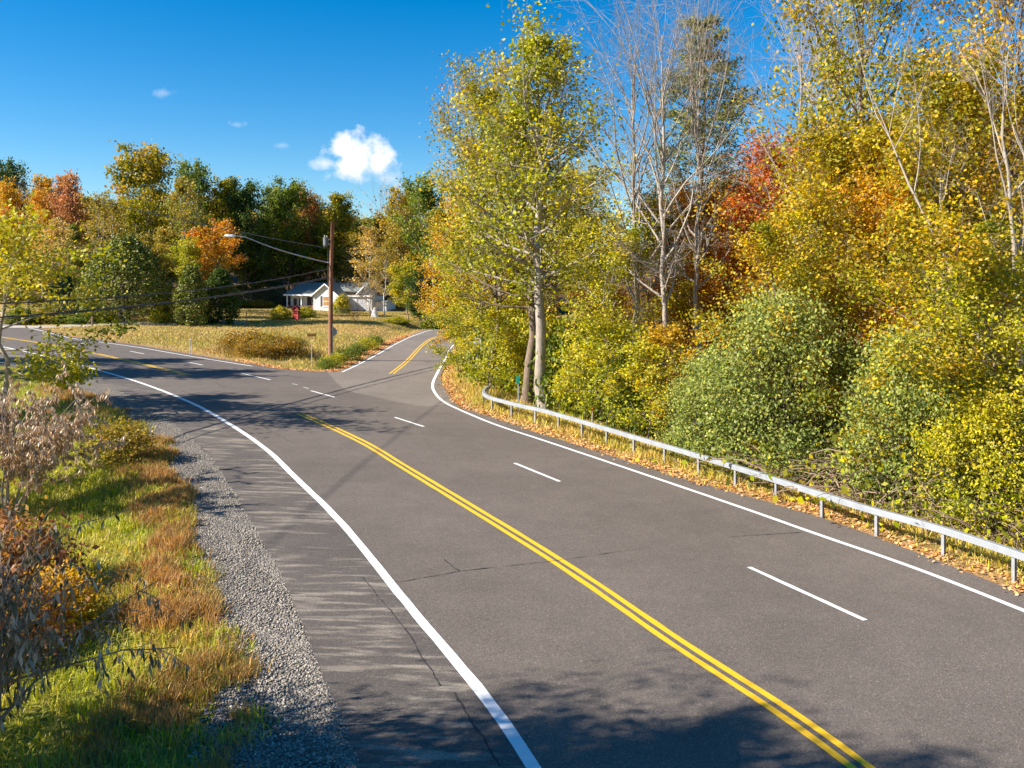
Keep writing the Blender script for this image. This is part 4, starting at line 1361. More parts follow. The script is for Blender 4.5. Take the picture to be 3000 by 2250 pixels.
def guardrail():
    e = empty("guardrail", (rl[60][0], rl[60][1], gz(*rl[60])))
    tag(e, "galvanized steel box beam guardrail on short posts along the right road edge", "guardrail")
    o = np.array(e.location)
    zt = plane(rl[:, 0])
    T = np.gradient(rl, axis=0)
    T /= np.linalg.norm(T, axis=1)[:, None]
    N = np.stack([-T[:, 1], T[:, 0]], 1)
    prof = [(-.076, .53), (.076, .53), (.076, .545), (.076, .67), (.064, .682), (-.064, .682), (-.076, .67), (-.076, .545)]
    k = len(prof)
    V = np.concatenate([np.column_stack([rl + N * a, zt + b])[:, None] for a, b in prof], 1).reshape(-1, 3) - o
    n = len(rl)
    i = np.arange(n - 1)[:, None] * k
    j = np.arange(k)[None]
    Fq = np.stack([i + j, i + (j + 1) % k, i + k + (j + 1) % k, i + k + j], -1).reshape(-1, 4)
    mb = MB().add(V, [tuple(f) for f in Fq] + [tuple(range(k)), tuple(range(n * k - 1, (n - 1) * k - 1, -1))])
    mb.build("beam", M_GALV, e)
    sp = MB()                                                            # splice sleeves
    for q in range(40, n - 6, 36):
        a, b = rl[q], rl[q + 1]
        c = np.array([*a, plane(a[0])]) - o
        t = np.array([*T[q], 0])
        nn = np.array([*N[q], 0])
        V = [c + t * x + nn * y + np.array([0, 0, z]) for x in (-.02, .02) for y in (-.079, .079) for z in (.527, .685)]
        sp.add(V, [(0, 1, 3, 2), (4, 6, 7, 5), (0, 4, 5, 1), (2, 3, 7, 6), (0, 2, 6, 4), (1, 5, 7, 3)])
    sp.build("splice", M_GALVD, e)
    s = np.concatenate([[0], np.cumsum(np.linalg.norm(np.diff(rl, axis=0), axis=1))])
    tgt = [s[10] + np.hypot(*(rl[10] - at(2967, 1700))) * 0 + x for x in np.arange(.35, s[-1] - 3.2, 1.83)] + [s[-1] - 2.6, s[-1] - 1.7, s[-1] - .9, s[-1] - .25]
    pm = MB()
    pm.box(-.04, .04, -.036, -.028, -.35, .60).box(-.04, .04, .028, .036, -.35, .60).box(-.006, .006, -.028, .028, -.35, .60).box(-.05, .05, -.05, .05, .512, .529)
    for q in tgt:
        x, y = np.interp(q, s, rl[:, 0]), np.interp(q, s, rl[:, 1])
        a = math.atan2(np.interp(q, s, T[:, 1]), np.interp(q, s, T[:, 0]))
        if q == tgt[0]:
            p0 = pm.build("post", M_GALVD, e)
            p = p0
        else:
            p = p0.copy()
            COL.objects.link(p)
        p.location = (x - o[0], y - o[1], plane(x) - o[2])
        p.rotation_euler = (0, 0, a)


guardrail()

# ------------------------------------------------------------------ text
def text_mesh(s, size, mat, depth=.002):
    cu = bpy.data.curves.new("lettering", "FONT")
    cu.body = s
    cu.size = size
    cu.align_x = "CENTER"
    cu.align_y = "CENTER"
    cu.extrude = depth
    ob = bpy.data.objects.new("lettering", cu)
    COL.objects.link(ob)
    bpy.context.view_layer.update()
    me = bpy.data.meshes.new_from_object(ob.evaluated_get(bpy.context.evaluated_depsgraph_get()))
    bpy.data.objects.remove(ob)
    me.materials.clear()
    me.materials.append(mat)
    return me


def put_text(s, size, mat, parent, x, y, z, sx=1.0):
    o = link("lettering", text_mesh(s, size, mat), parent)
    o.location = (x, y, z)
    o.rotation_euler = (rad(90), 0, 0)
    o.scale = (sx, 1, 1)
    return o


M_WOODPOLE = bark_mat("utility_pole", (.11, .045, .022), (.30, .14, .075), 7)
M_STEEL = simple("steel", (.50, .51, .52), .45, .15, 5, .6)
M_SIGNBACK = simple("sign_back", (.36, .39, .42), .5, .12, 4, .5)
M_BROWN = simple("sign_brown", (.16, .065, .02), .5, .15)
M_SIGNYEL = simple("sign_yellow", (.70, .36, .03), .5, .1)
M_BLUE = simple("sign_blue", (.02, .27, .62), .45, .08)
M_SWHITE = simple("sign_white", (.82, .82, .82), .45, .05)
M_BLACK = simple("sign_black", (.02, .02, .02), .5, .1)
M_GREEN = simple("marker_green", (.0, .22, .15), .45, .1)
M_ORANGE = simple("marker_orange", (.80, .27, .02), .5, .1)
M_WIRE = simple("cable", (.075, .075, .085), .6, .2)
M_WIREL = simple("cable_light", (.16, .20, .24), .5, .2)
M_WOOD = bark_mat("weathered_wood", (.10, .06, .04), (.30, .20, .13), 8)
M_TRANSF = simple("transformer", (.15, .16, .17), .5, .2, 4)


def on_plane(u, v, dz=0):
    x, y = at(u, v)
    return x, y


# utility pole at the corner -----------------------------------------------
px, py = at(968, 1056)
pz = gz(px, py)
S = py / F
pole_h = HC + (V0 - 648) * S - pz
P0 = empty("utility_pole", (px, py, pz))
tag(P0, "brown wooden utility pole standing on the grassy corner before the house", "utility pole")
tp = np.array([[0, 0, -.3], [.02, 0, pole_h * .3], [.05, 0, pole_h * .7], [6.5 * S, 0, pole_h]])
MB().tube(tp, np.array([.185, .17, .145, .125]), 14).build("shaft", M_WOODPOLE, P0, None, True)
zt = lambda v: HC + (V0 - v) * S - pz
tb = MB().tube([(-.34, -.02, zt(722)), (-.34, -.02, zt(719))], .14, 14).tube([(-.34, -.02, zt(719.)), (-.34, -.02, zt(699))], .19, 16).tube([(-.34, -.02, zt(699)), (-.34, -.02, zt(696))], .20, 16)
tr_ = tb.build("transformer", M_TRANSF, P0)
MB().tube([(-.40, -.08, zt(696)), (-.40, -.08, zt(689))], .04, 8).tube([(-.26, .03, zt(696)), (-.26, .03, zt(690))], .04, 8).build("bushing", simple("porcelain", (.55, .5, .45), .3, .1), tr_)
MB().box(-.17, .2, -.05, .05, zt(703), zt(700)).box(-.17, .2, -.05, .05, zt(717), zt(714)).build("bracket", M_STEEL, P0)
MB().tube([(.17, -.05, 0.1), (.16, -.06, 3.1)], .045, 8).build("conduit", simple("conduit", (.42, .44, .43), .5, .2), P0)
MB().tube([(-.16, -.10, zt(735)), (-.17, -.10, zt(900))], .012, 5).build("ground_wire", M_WIRE, P0)

# street lamp on its long arm
L0 = empty("street_lamp", (px, py, pz + zt(770)))
tag(L0, "grey cobra-head street lamp on a long arm fixed to the utility pole", "street lamp")
dz = lambda v: (V0 - v) * S + HC - pz - zt(770)
dx = lambda u: (u - 968) * S
arm = spline([np.array([-.12, -.05, dz(770)]), np.array([dx(900), -.8, dz(754)]), np.array([dx(840), -1.5, dz(736)]), np.array([dx(790), -2.1, dz(717)]), np.array([dx(752), -2.5, dz(701.)]), np.array([dx(722), -2.7, dz(696)])], 6)
MB().tube(arm, np.linspace(.042, .03, len(arm)), 8).build("arm", M_STEEL, L0, None, True)
hx = dx(722)
hd = MB()
ring = lambda x, w, z0, z1: [(x, -2.7 - w, z0), (x, -2.7 + w, z0), (x, -2.7 + w * .7, z1), (x, -2.7 - w * .7, z1)]
z6 = dz(696)
secs = [ring(hx + .05, .06, z6 - .05, z6 + .05), ring(hx - .15, .13, z6 - .07, z6 + .09), ring(hx - .45, .16, z6 - .06, z6 + .09), ring(hx - .72, .07, z6 - .02, z6 + .05)]
V = [p for s_ in secs for p in s_]
Fs = [(0, 1, 2, 3), (15, 14, 13, 12)] + [(4 * i + j, 4 * i + 4 + j, 4 * i + 4 + (j + 1) % 4, 4 * i + (j + 1) % 4) for i in range(3) for j in range(4)]
hd.add(V, [f[::-1] for f in Fs]).build("lamp_head", simple("lamp_grey", (.62, .64, .66), .4, .1), L0)
MB().box(hx - .50, hx - .18, -2.8, -2.6, z6 - .10, z6 - .065).build("lens", simple("lamp_lens", (.55, .55, .5), .2, .05), L0, bevel=.015)


# cables --------------------------------------------------------------------
def cable(label, pts, r, mat, n=40, group=None, twist=0):
    """curve through 3D points (cubic), real thickness"""
    L = spline([np.asarray(p, float) for p in pts], n)
    o = np.array(pts[0], float)
    e = MB()
    if twist:
        s = np.linspace(0, twist, len(L))
        e.tube(L - o, r, 6)
        e.tube(L - o + np.stack([np.zeros(len(L)), np.cos(s) * r * 1.6, np.sin(s) * r * 1.6], 1), r * .6, 5)
    else:
        e.tube(L - o, r, 6)
    ob = e.build("overhead_cable", mat, None, o, True)
    tag(ob, label, "cable", group)


A1 = np.array([px, py, pz])


def parab(p0, p2, mid):
    """sagging cable from p0 to p2 passing through mid (3D point between them)"""
    p0, p2, mid = map(np.asarray, (p0, p2, mid))
    tm = np.linalg.norm(mid[:2] - p0[:2]) / (np.linalg.norm(mid[:2] - p0[:2]) + np.linalg.norm(p2[:2] - mid[:2]))
    lin = p0 + (p2 - p0) * tm
    sag = (lin[2] - mid[2]) / (4 * tm * (1 - tm))
    t = np.linspace(0, 1, 9)
    P = p0[None] + (p2 - p0)[None] * t[:, None]
    P[:, 2] -= 4 * sag * t * (1 - t)
    return P


E1 = np.array([-24.0, 4.0])
q1 = aim(0, 893, 31.0)
q2 = aim(0, 937, 31.0)
q2b = aim(0, 941, 31.2)
q0 = aim(0, 502, 31.0)
dirn = lambda q, z: np.array([E1[0], E1[1], z])
cable("upper of the two black cables sagging left from the pole", parab(A1 + [-.15, -.1, zt(788)], dirn(q1, 6.4), q1), .02, M_WIRE, group=None, twist=160)
cable("thick lower black cable sagging left from the pole", parab(A1 + [-.15, -.1, zt(812)], dirn(q2, 5.4), q2), .026, M_WIRE, twist=220)
cable("thin cable lashed just under the thick lower cable", parab(A1 + [-.16, -.1, zt(816)], dirn(q2, 5.2), q2b), .014, M_WIRE)
cable("high single power wire crossing the sky at upper left", parab(A1 + [-.1, -.1, zt(728)], dirn(q0, 12.2), q0), .016, M_WIREL)
# far pole right of the side road
fd = 112.0
fx = (1270 - U0) / F * fd
fz = gz(fx, fd)
SF = fd / F
P1 = empty("utility_pole", (fx, fd, fz))
tag(P1, "distant utility pole half hidden in leaves beside the side road's crest", "utility pole")
ft = lambda v: HC + (V0 - v) * SF - fz
MB().tube([(0, 0, -.2), (.0, 0, ft(742))], np.array([.16, .12]), 12).build("shaft", bark_mat("old_pole", (.22, .19, .16), (.42, .38, .33), 7), P1, None, True)
MB().tube([(-.3, -.1, ft(776)), (-.3, -.1, ft(760))], .2, 14).tube([(-.3, -.1, ft(760)), (-.3, -.1, ft(757))], .21, 14).build("transformer", simple("transformer_light", (.50, .52, .53), .4, .15), P1)
cable("guy wire slanting down left from the distant pole", [(fx, fd, fz + ft(775)), (fx - .55, fd - .8, fz + ft(812)), ((1238 - U0) * SF, fd - 1.5, fz + ft(843))], .03, M_STEEL)
cable("cable sagging right from the roadside pole to the distant pole", parab(A1 + [.15, 0, zt(808)], np.array([fx, fd - .1, fz + ft(773)]), aim(1165, 858, 95)), .022, M_WIRE)

# street name sign ------------------------------------------------------------
x, y = at(913, 1083)
z = gz(x, y)
s = y / F
h = (1083 - 983) * s
e = empty("street_name_sign", (x, y, z), rad(4))
tag(e, "small brown street name sign on a thin grey post left of the utility pole", "street sign")
MB().tube([(0, 0, -.2), (0, 0, h + .12)], .03, 8).build("post", M_STEEL, e)
pnl = MB().box(-.30, .30, -.052, -.035, h, h + .20).build("panel", M_BROWN, e, bevel=.004)
tb = MB().box(-.297, .297, -.056, -.0525, h + .003, h + .012).box(-.297, .297, -.056, -.0525, h + .188, h + .197).build("border", M_SIGNYEL, pnl)
t_ = put_text("GILMORE HILL", .085, M_SIGNYEL, pnl, 0, -.056, h + .10)

# stop sign seen from behind ---------------------------------------------------
d = 73.5
x = (971 - U0) / F * d
z = gz(x, d)
s = d / F
zc = HC + (V0 - 972) * s - z
e = empty("stop_sign", (x + .1, d, z), rad(8))
tag(e, "grey back of an octagonal stop sign behind the utility pole", "stop sign")
R8 = .395
MB().prism([(R8 * math.cos(rad(22.5 + 45 * i)), zc + R8 * math.sin(rad(22.5 + 45 * i))) for i in range(8)], 0, .01).build("panel", M_SIGNBACK, e)
MB().box(-.035, .035, -.05, -.004, -.2, zc + .42).build("post", M_STEEL, e)
MB().prism([(.38 * math.cos(rad(22.5 + 45 * i)), zc + .38 * math.sin(rad(22.5 + 45 * i))) for i in range(8)], .011, .014).build("face", simple("stop_red", (.5, .02, .02), .5, .05), e)

# delineator and lawn posts
M_LATH = simple("post_grey", (.48, .46, .42), .7, .2)
for (u, v, vt, lab, mat, cap) in ((557, 1038, 996, "short grey marker post with a white cap at the lawn edge", M_LATH, 1), (722, 945, 912, "thin wooden stake standing on the lawn beside the small cedars", M_WOOD, 0)):
    x, y = at(u, v) if u == 557 else ((u - U0) / F * 97, 97)
    z = gz(x, y)
    h = HC + (V0 - vt) / F * y - z
    e = empty("marker_post", (x, y, z))
    tag(e, lab, "post")
    MB().box(-.04, .04, -.03, .03, -.2, h).build("post", mat, e, bevel=.008)
    if cap: MB().box(-.055, .055, -.045, .045, h + .001, h + .09).build("cap", M_SWHITE, e, bevel=.012)
# mailbox-like wooden post by the driveway
x, y = (270 - U0) / F * 93, 93.0
z = gz(x, y)
e = empty("driveway_post", (x, y, z))
tag(e, "dark leaning wooden post with a crosspiece at the far driveway", "post")
MB().box(-.09, .09, -.09, .09, -.2, 1.05).build("post", M_WOOD, e, bevel=.02)
MB().tube([(-.5, -.02, .25), (-.08, -.02, .78)], .035, 6).tube([(-.08, -.04, .78), (.1, -.03, .72)], .03, 6).build("brace", M_WOOD, e)
# driveway strip beyond the road
M_DRIVE = simple("driveway_gravel", (.46, .41, .34), .95, .2, 3, bmp=.3)
dv = resample(spline([np.array([-53.0, 90.5]), np.array([-46.5, 93.5]), np.array([-42.5, 95.6]), np.array([-37.5, 98.5]), np.array([-31, 102.0])]), .5)
Td = np.gradient(dv, axis=0)
Td /= np.linalg.norm(Td, axis=1)[:, None]
Nd = np.stack([-Td[:, 1], Td[:, 0]], 1)
rows = [dv + Nd * w for w in (-1.9, -.95, 0, .95, 1.9)]
P = np.concatenate(rows)
V = np.column_stack([P, terr(P) + .05])
n = len(dv)
i = np.arange(n - 1)
Fq = np.concatenate([np.stack([k * n + i, k * n + i + 1, (k + 1) * n + i + 1, (k + 1) * n + i], -1) for k in range(4)])
tag(link("driveway", mesh_np("driveway", V, Fq, M_DRIVE, True)), kind="structure")

# green marker post by the guardrail
x, y = at(1519, 1222)
y += .6
x = (1518 - U0) / F * y
z = gz(x, y)
h = HC + (V0 - 1104) / F * y - z
e = empty("reference_marker", (x, y, z), rad(-6))
tag(e, "small green reference marker on a silver post behind the guardrail end", "marker sign")
MB().box(-.03, .03, -.02, .02, -.2, h - .02).build("post", M_STEEL, e)
MB().box(-.085, .085, -.045, -.028, h - .30, h + .04).build("panel", M_GREEN, e, bevel=.006)
# orange tipped stake
x, y = at(1735, 1262)
y += 1.6
x = (1733 - U0) / F * y
z = gz(x, y)
h = HC + (V0 - 1194) / F * y - z
e = empty("survey_stake", (x, y, z))
tag(e, "pale wooden stake with an orange top behind the middle of the guardrail", "stake")
MB().tube([(0, 0, -.2), (.04, 0, h - .12)], .026, 6).build("stick", simple("stake_wood", (.50, .42, .33), .8, .2), e)
MB().tube([(.04, 0, h - .12), (.05, 0, h - .02)], .055, 8).tube([(.05, 0, h - .02), (.05, 0, h + .01)], .03, 8).build("top", M_ORANGE, e)
# leaning rusty stick by the bend
x, y = at(1347, 1114)
z = gz(x, y)
s = y / F
e = empty("leaning_stake", (x, y, z))
tag(e, "thin rusty stake leaning beside the bend into the side road", "stake")
MB().tube([(0, 0, -.1), (.12, .02, .55), (12 * s, .03, 54 * s)], .022, 6).build("stick", simple("rust", (.20, .07, .03), .8, .3), e)
MB().tube([(12 * s - .01, .03, 52 * s), (12 * s + .01, .03, 56 * s)], .034, 6).build("cap", simple("rust_cap", (.13, .05, .03), .8, .3), e)

# speed limit sign and blue route marker
d = 53.0
x = (1398 - U0) / F * d
z = gz(x, d)
s = d / F
zz = lambda v: HC + (V0 - v) * s - z
e = empty("speed_limit_sign", (x, d, z), rad(2))
tag(e, "white speed limit sign reading 40 half hidden by leaves at the bend", "traffic sign")
MB().box(-.028, .028, 0, .03, -.2, zz(985)).build("post", M_STEEL, e)
pn = MB().box(-.225, .245, -.02, -.005, zz(1025), zz(990)).build("panel", M_SWHITE, e, bevel=.01)
put_text("40", .34, M_BLACK, pn, .01, -.0235, zz(1025) + .22)
put_text("LIMIT", .11, M_BLACK, pn, .01, -.0235, zz(1025) + .475)
put_text("SPEED", .11, M_BLACK, pn, .01, -.0235, zz(1025) + .60)
d = 54.5
x = (1379 - U0) / F * d
z = gz(x, d)
s = d / F
e = empty("route_marker", (x, d, z), rad(3))
tag(e, "blue pentagon county route marker with a yellow 21 showing among the leaves", "route sign")
MB().box(-.028, .028, 0, .03, -.2, zz(990)).build("post", M_STEEL, e)
c = HC + (V0 - 997) * s - z
pent = [(-.24, -.17), (0, -.28), (.24, -.17), (.21, .24), (-.21, .24)]
pent = [(.0, .25), (-.27, .07), (-.19, -.22), (.19, -.22), (.27, .07)]
pn = MB().prism([(a, c + b) for a, b in pent], -.02, -.008).build("panel", M_BLUE, e)
mb = MB()
for i in range(5):
    (a, b), (a2, b2) = pent[i], pent[(i + 1) % 5]
    q = lambda k, a_, b_: (a_ * k, c + b_ * k)
    mb.prism([q(.98, a, b), q(.98, a2, b2), q(.90, a2, b2), q(.90, a, b)], -.024, -.0205)
mb.build("border", M_SIGNYEL, pn)
put_text("21", .27, M_SIGNYEL, pn, 0, -.024, c - .03)

# tan flat stone in the litter by the guardrail
x, y = at(2330, 1488)
rng = np.random.default_rng(3)
mb = MB()
V = [(math.cos(a) * .26 * rng.uniform(.8, 1.1), math.sin(a) * .12 * rng.uniform(.8, 1.1)) for a in np.linspace(0, 6.283, 9)[:-1]]
mb.add([(a, b, -.05) for a, b in V] + [(a * .85, b * .85, .07 + .02 * math.cos(i)) for i, (a, b) in enumerate(V)], [tuple(range(7, -1, -1)), tuple(range(8, 16))] + [(i, (i + 1) % 8, 8 + (i + 1) % 8, 8 + i) for i in range(8)])
tag(mb.build("flat_stone", simple("stone_tan", (.58, .42, .24), .9, .2, 10), None, (x, y, gz(x, y)), False, .02), "flat tan stone lying in the leaves between road edge and guardrail", "stone")

#HOUSE
# ------------------------------------------------------------------ house
def siding(name, col):
    m, nt, out = new_mat(name)
    p = obj_pos(nt)
    sx = nt.nodes.new("ShaderNodeSeparateXYZ")
    nt.links.new(p, sx.inputs[0])
    fr = mth(nt, "FRACT", mth(nt, "MULTIPLY", sx.outputs[2], 7.5))
    n1 = noise(nt, p, 2.0, 5)
    c = ramp(nt, n1, [(.3, tuple(x * .9 for x in col)), (.7, col)])
    b = nd(nt, "ShaderNodeBsdfPrincipled", Roughness=.6)
    nt.links.new(c, b.inputs["Base Color"])
    nt.links.new(bump(nt, fr, .7, .03), b.inputs["Normal"])
    nt.links.new(b.outputs[0], out.inputs[0])
    return m


M_SIDING = siding("white_siding", (.84, .84, .83))
M_SIDING2 = siding("shed_siding", (.62, .66, .72))
M_ROOF = simple("shingles", (.22, .25, .235), .9, .22, 9, bmp=.4)
M_TRIM = simple("white_trim", (.85, .85, .84), .5, .04)
M_SHUT = simple("shutter", (.075, .065, .085), .6, .2)
M_GLASS = simple("window_glass", (.03, .03, .04), .08, .3, 1, spec=.7)
M_SHADE = simple("roller_blind", (.40, .21, .075), .7, .1, 3)
M_STONE = simple("foundation_stone", (.40, .30, .22), .9, .35, 7, bmp=.5)
M_DECK = simple("deck_wood", (.30, .15, .07), .8, .25, 6)
M_METAL = simple("flue_metal", (.40, .40, .40), .4, .2, 3, .6)
hd = 125.0
hx = (988 - U0) / F * hd
hz = HC + (V0 - 919) / F * hd
H0 = empty("house", (hx, hd, hz), rad(-17))
tag(H0, "small white sided house with grey green roof and front gable on the rise", "house")
# local frame: x right along the front, y to the back, z up; origin at right front corner of the gable wing
W, EZ, PK = 3.75, 2.75, 4.30             # wing width, eaves, peak
ML, MR, MY0, MY1 = -8.6, 2.2, 1.7, 8.3      # main block
MPK = 4.45
MB().box(-W, 0, .0, 4.0, -.6, .22).box(ML, -W - .003, MY0, MY1, -.6, .22).box(-W, MR, 4.003, MY1, -.6, .22).build("foundation", M_STONE, H0)
w = MB()
w.prism([(-W, .225), (0, .225), (0, EZ), (-W / 2, PK - .14), (-W, EZ)], .02, 4.6)
w.box(ML + .02, -W - .003, MY0 + .02, MY1 - .02, .225, EZ - .02).box(.003, MR - .02, MY0 + 2.4, MY1 - .02, .225, EZ - .02)
ymid = (MY0 + MY1) / 2
for xx in (ML + .02, MR - .22):
    w.add([(xx, MY0 + .02, EZ - .02), (xx + .2, MY0 + .02, EZ - .02), (xx + .2, MY1 - .02, EZ - .02), (xx, MY1 - .02, EZ - .02), (xx, ymid, MPK - .15), (xx + .2, ymid, MPK - .15)],
          [(0, 1, 2, 3), (0, 4, 5, 1), (3, 2, 5, 4), (0, 3, 4), (1, 5, 2)])
w.build("wall", M_SIDING, H0)
r = MB()
t = .14


def slope(mb, a, b, c, d, th=.13):
    """roof slab from four top corners"""
    dn = np.array([0, 0, -th])
    q = [np.array(p, float) for p in (a, b, c, d)]
    mb.add(q + [p + dn for p in q], [(0, 1, 2, 3), (7, 6, 5, 4), (0, 4, 5, 1), (1, 5, 6, 2), (2, 6, 7, 3), (3, 7, 4, 0)])


ov = .35
ez = EZ + .02
zfront = ez - .12
slope(r, (ML - .3, MY0 - ov - 1.1, zfront - .15), (MR + .3, MY0 - ov - 1.1 if False else MY0 + 2.0, zfront - .15 if False else ez + .62), (MR + .3, ymid, MPK), (ML - .3, ymid, MPK)) if False else None
slope(r, (ML - .3, .35, ez - .05), (-W + .1, .35, ez - .05), (-W + .1, ymid, MPK), (ML - .3, ymid, MPK))
slope(r, (-W + .1, 2.2, ez + .75), (MR + .3, 3.3, ez + .30), (MR + .3, ymid, MPK - .002), (-W + .1, ymid, MPK - .002))
slope(r, (MR + .3, MY1 + ov, ez - .15), (ML - .3, MY1 + ov, ez - .15), (ML - .3, ymid, MPK + .004), (MR + .3, ymid, MPK + .004))
xm = -W / 2
slope(r, (-W - .3, -.3, EZ - .16), (xm, -.3, PK + .02), (xm, 5.0, PK + .02), (-W - .3, 4.6, EZ - .16))
slope(r, (xm, -.302, PK + .024), (.3, -.302, EZ - .16), (.3, 5.2, EZ - .16), (xm, 5.0, PK + .024))
ro = r.build("roof", M_ROOF, H0)
tr = MB()
for (xa, za, xb, zb) in ((-W - .34, EZ - .20, xm, PK), (xm, PK, .34, EZ - .20)):
    tr.add([(xa, -.35, za - .16), (xa, -.35, za + .03), (xb, -.35, zb + .04), (xb, -.35, zb - .16), (xa, -.306, za - .16), (xa, -.306, za + .03), (xb, -.306, zb + .04), (xb, -.306, zb - .16)],
           [(3, 2, 1, 0), (4, 5, 6, 7), (0, 1, 5, 4), (1, 2, 6, 5), (2, 3, 7, 6), (3, 0, 4, 7)])
tr.box(ML - .32, -W - .36, .27, .345, ez - .24, ez - .03)
tr.build("fascia", M_TRIM, H0)
MB().box(-W - .05, -W + .09, -.015, .018, .23, EZ - .18).box(-.09, .04, -.015, .018, .23, EZ - .18).box(ML + .05, ML + .19, .5, .64, .23, ez - .2).box(-6.2, -6.06, .5, .64, .23, ez - .2).build("corner_board", M_TRIM, H0)
ch = MB().tube([(-4.1, ymid + .5, 4.0), (-4.1, ymid + .5, 5.25)], .17, 12).tube([(-4.1, ymid + .5, 5.27), (-4.1, ymid + .5, 5.33)], .24, 12).build("flue_pipe", M_METAL, ro)
MB().box(-3.95, -3.35, ymid + .2, ymid + .75, 3.9, 5.05).build("chimney", simple("chimney_brick", (.33, .24, .19), .9, .3, 8), ro)
# front window with shutters
wx = -W / 2 + .08
wf = MB().box(wx - .52, wx + .52, -.03, .019, 1.02, 1.10).box(wx - .52, wx + .52, -.03, .019, 2.42, 2.50).box(wx - .52, wx - .43, -.03, .019, 1.10, 2.42).box(wx + .43, wx + .52, -.03, .019, 1.10, 2.42).box(wx - .43, wx + .43, -.022, .019, 1.72, 1.79).build("window", M_TRIM, H0)
MB().box(wx - .43, wx + .43, -.005, .016, 1.10, 1.72).box(wx - .43, wx + .43, -.005, .016, 1.79, 2.42).build("pane", M_SHADE, wf)
MB().box(wx - .58, wx + .58, -.07, -.031, .95, 1.018).build("sill", M_TRIM, wf)
for sx_ in (-1, 1):
    c0 = wx + sx_ * .72
    sh = MB().box(c0 - .17, c0 + .17, -.03, .018, 1.0, 2.52)
    for q in range(14): sh.box(c0 - .13, c0 + .13, -.042, -.031, 1.06 + q * .1, 1.13 + q * .1)
    sh.build("shutter", M_SHUT, H0)
# sliding door and porch windows on the recessed wall
yw = MY0 + .02
df_ = MB()
for a, b in ((-5.95, -5.87), (-5.03, -4.95), (-4.10, -4.02)): df_.box(a, b, yw - .05, yw - .003, .28, 2.36)
df_.box(-5.95, -4.02, yw - .05, yw - .003, 2.361, 2.45)
dd = df_.build("sliding_door", M_TRIM, H0)
MB().box(-5.87, -5.03, yw - .03, yw - .006, .28, 2.36).box(-4.95, -4.10, yw - .03, yw - .006, .28, 2.36).build("pane", M_GLASS, dd)
for a in (-8.1, -7.2):
    pw = MB().box(a - .05, a, yw - .04, yw - .003, 1.05, 2.1).box(a + .62, a + .67, yw - .04, yw - .003, 1.05, 2.1).box(a, a + .62, yw - .04, yw - .003, 1.0, 1.05).box(a, a + .62, yw - .04, yw - .003, 2.1, 2.15).build("window", M_TRIM, H0)
    MB().box(a, a + .62, yw - .025, yw - .006, 1.05, 2.1).build("pane", M_GLASS, pw)
# side window on the shaded wall
sw = MB().box(.0205, .05, 1.0, 1.9, 1.0, 2.2).build("window", M_TRIM, H0)
MB().box(.0505, .06, 1.07, 1.83, 1.07, 2.13).build("pane", M_GLASS, sw)
# deck with railing and steps
dk = MB().box(ML + .1, -W - .06, .1, MY0, .02, .20).build("deck", M_DECK, H0)
rl_ = MB()
for q in range(22): rl_.box(-7.9 + q * .185, -7.86 + q * .185, .12, .16, .36, 1.04)
rl_.box(-8.0, -3.95, .10, .18, .3, .36).box(-8.0, -3.95, .08, .20, 1.04, 1.10)
for q in (-8.0, -6.6, -5.3, -3.95): rl_.box(q - .06, q + .06, .08, .22, .21, 1.22)
rl_.build("railing", M_DECK, H0)
MB().box(-4.9, -3.9, -.3, .09, -.35, .10).box(-4.9, -3.9, -.62, -.303, -.45, -.06).box(-4.9, -3.9, -.95, -.623, -.55, -.22).build("step", simple("step_stone", (.42, .40, .37), .9, .2), H0)

# flat-roofed shed right of the house
sdx = (1050 - U0) / F * 127
SH0 = empty("shed", (sdx, 127.0, gz(sdx, 127.0)), rad(-14))
tag(SH0, "pale blue-grey sided shed with a white roof edge right of the house", "shed")
sz = HC + (V0 - 868) / F * 127 - gz(sdx, 127.0)
MB().box(-1.9, 2.1, 0, 4.5, -.4, sz - .02).box(2.103, 4.0, .8, 4.4, -.5, sz - .8).build("wall", M_SIDING2, SH0)
MB().box(-2.05, 2.15, -.22, 4.7, sz, sz + .12).box(2.153, 4.2, .6, 4.6, sz - .78, sz - .68).build("roof", M_ROOF, SH0)
MB().box(-2.08, 2.19, -.26, -.222, sz - .08, sz + .14).box(1.35, 1.6, -.03, -.004, sz - 1.2, sz - .09).build("fascia", M_TRIM, SH0)
MB().box(-1.2, -.2, -.04, -.004, 0.05, 1.95).build("door", simple("shed_door", (.66, .68, .70), .6, .1), SH0)

# red wooden play house
d = 108.0
x = (868 - U0) / F * d
z = gz(x, d)
M_RED = simple("red_paint", (.55, .06, .055), .6, .15, 4)
M_RED2 = simple("red_roof", (.34, .03, .03), .7, .2, 4)
e = empty("playhouse", (x, d, z), rad(-12))
tag(e, "little red wooden wishing-well house with peaked roof on the lawn by the porch", "playhouse")
b = MB().box(-.36, .36, -.30, .30, -.05, .72)
for a in (-.36, .28):
    b.box(a, a + .08, -.30, -.22, .721, 1.35).box(a, a + .08, .22, .30, .721, 1.35)
b.box(-.28, .28, -.30, -.25, 1.18, 1.35)
b.build("body", M_RED, e, bevel=.01)
MB().box(-.27, .27, -.2, .22, .722, 1.15).build("shade_block", simple("hollow_shade", (.10, .035, .03), .8, .2), e)  # solid block filling the open hollow, its shade put into the dark colour
r = MB()
slope(r, (-.5, -.42, 1.28), (0, -.42, 1.80), (0, .42, 1.80), (-.5, .42, 1.28), .06)
slope(r, (0, -.421, 1.802), (.5, -.421, 1.282), (.5, .421, 1.282), (0, .421, 1.802), .06)
r.prism([(-.40, 1.351), (.40, 1.351), (0, 1.73)], -.28, .28)
r.build("roof", M_RED2, e)
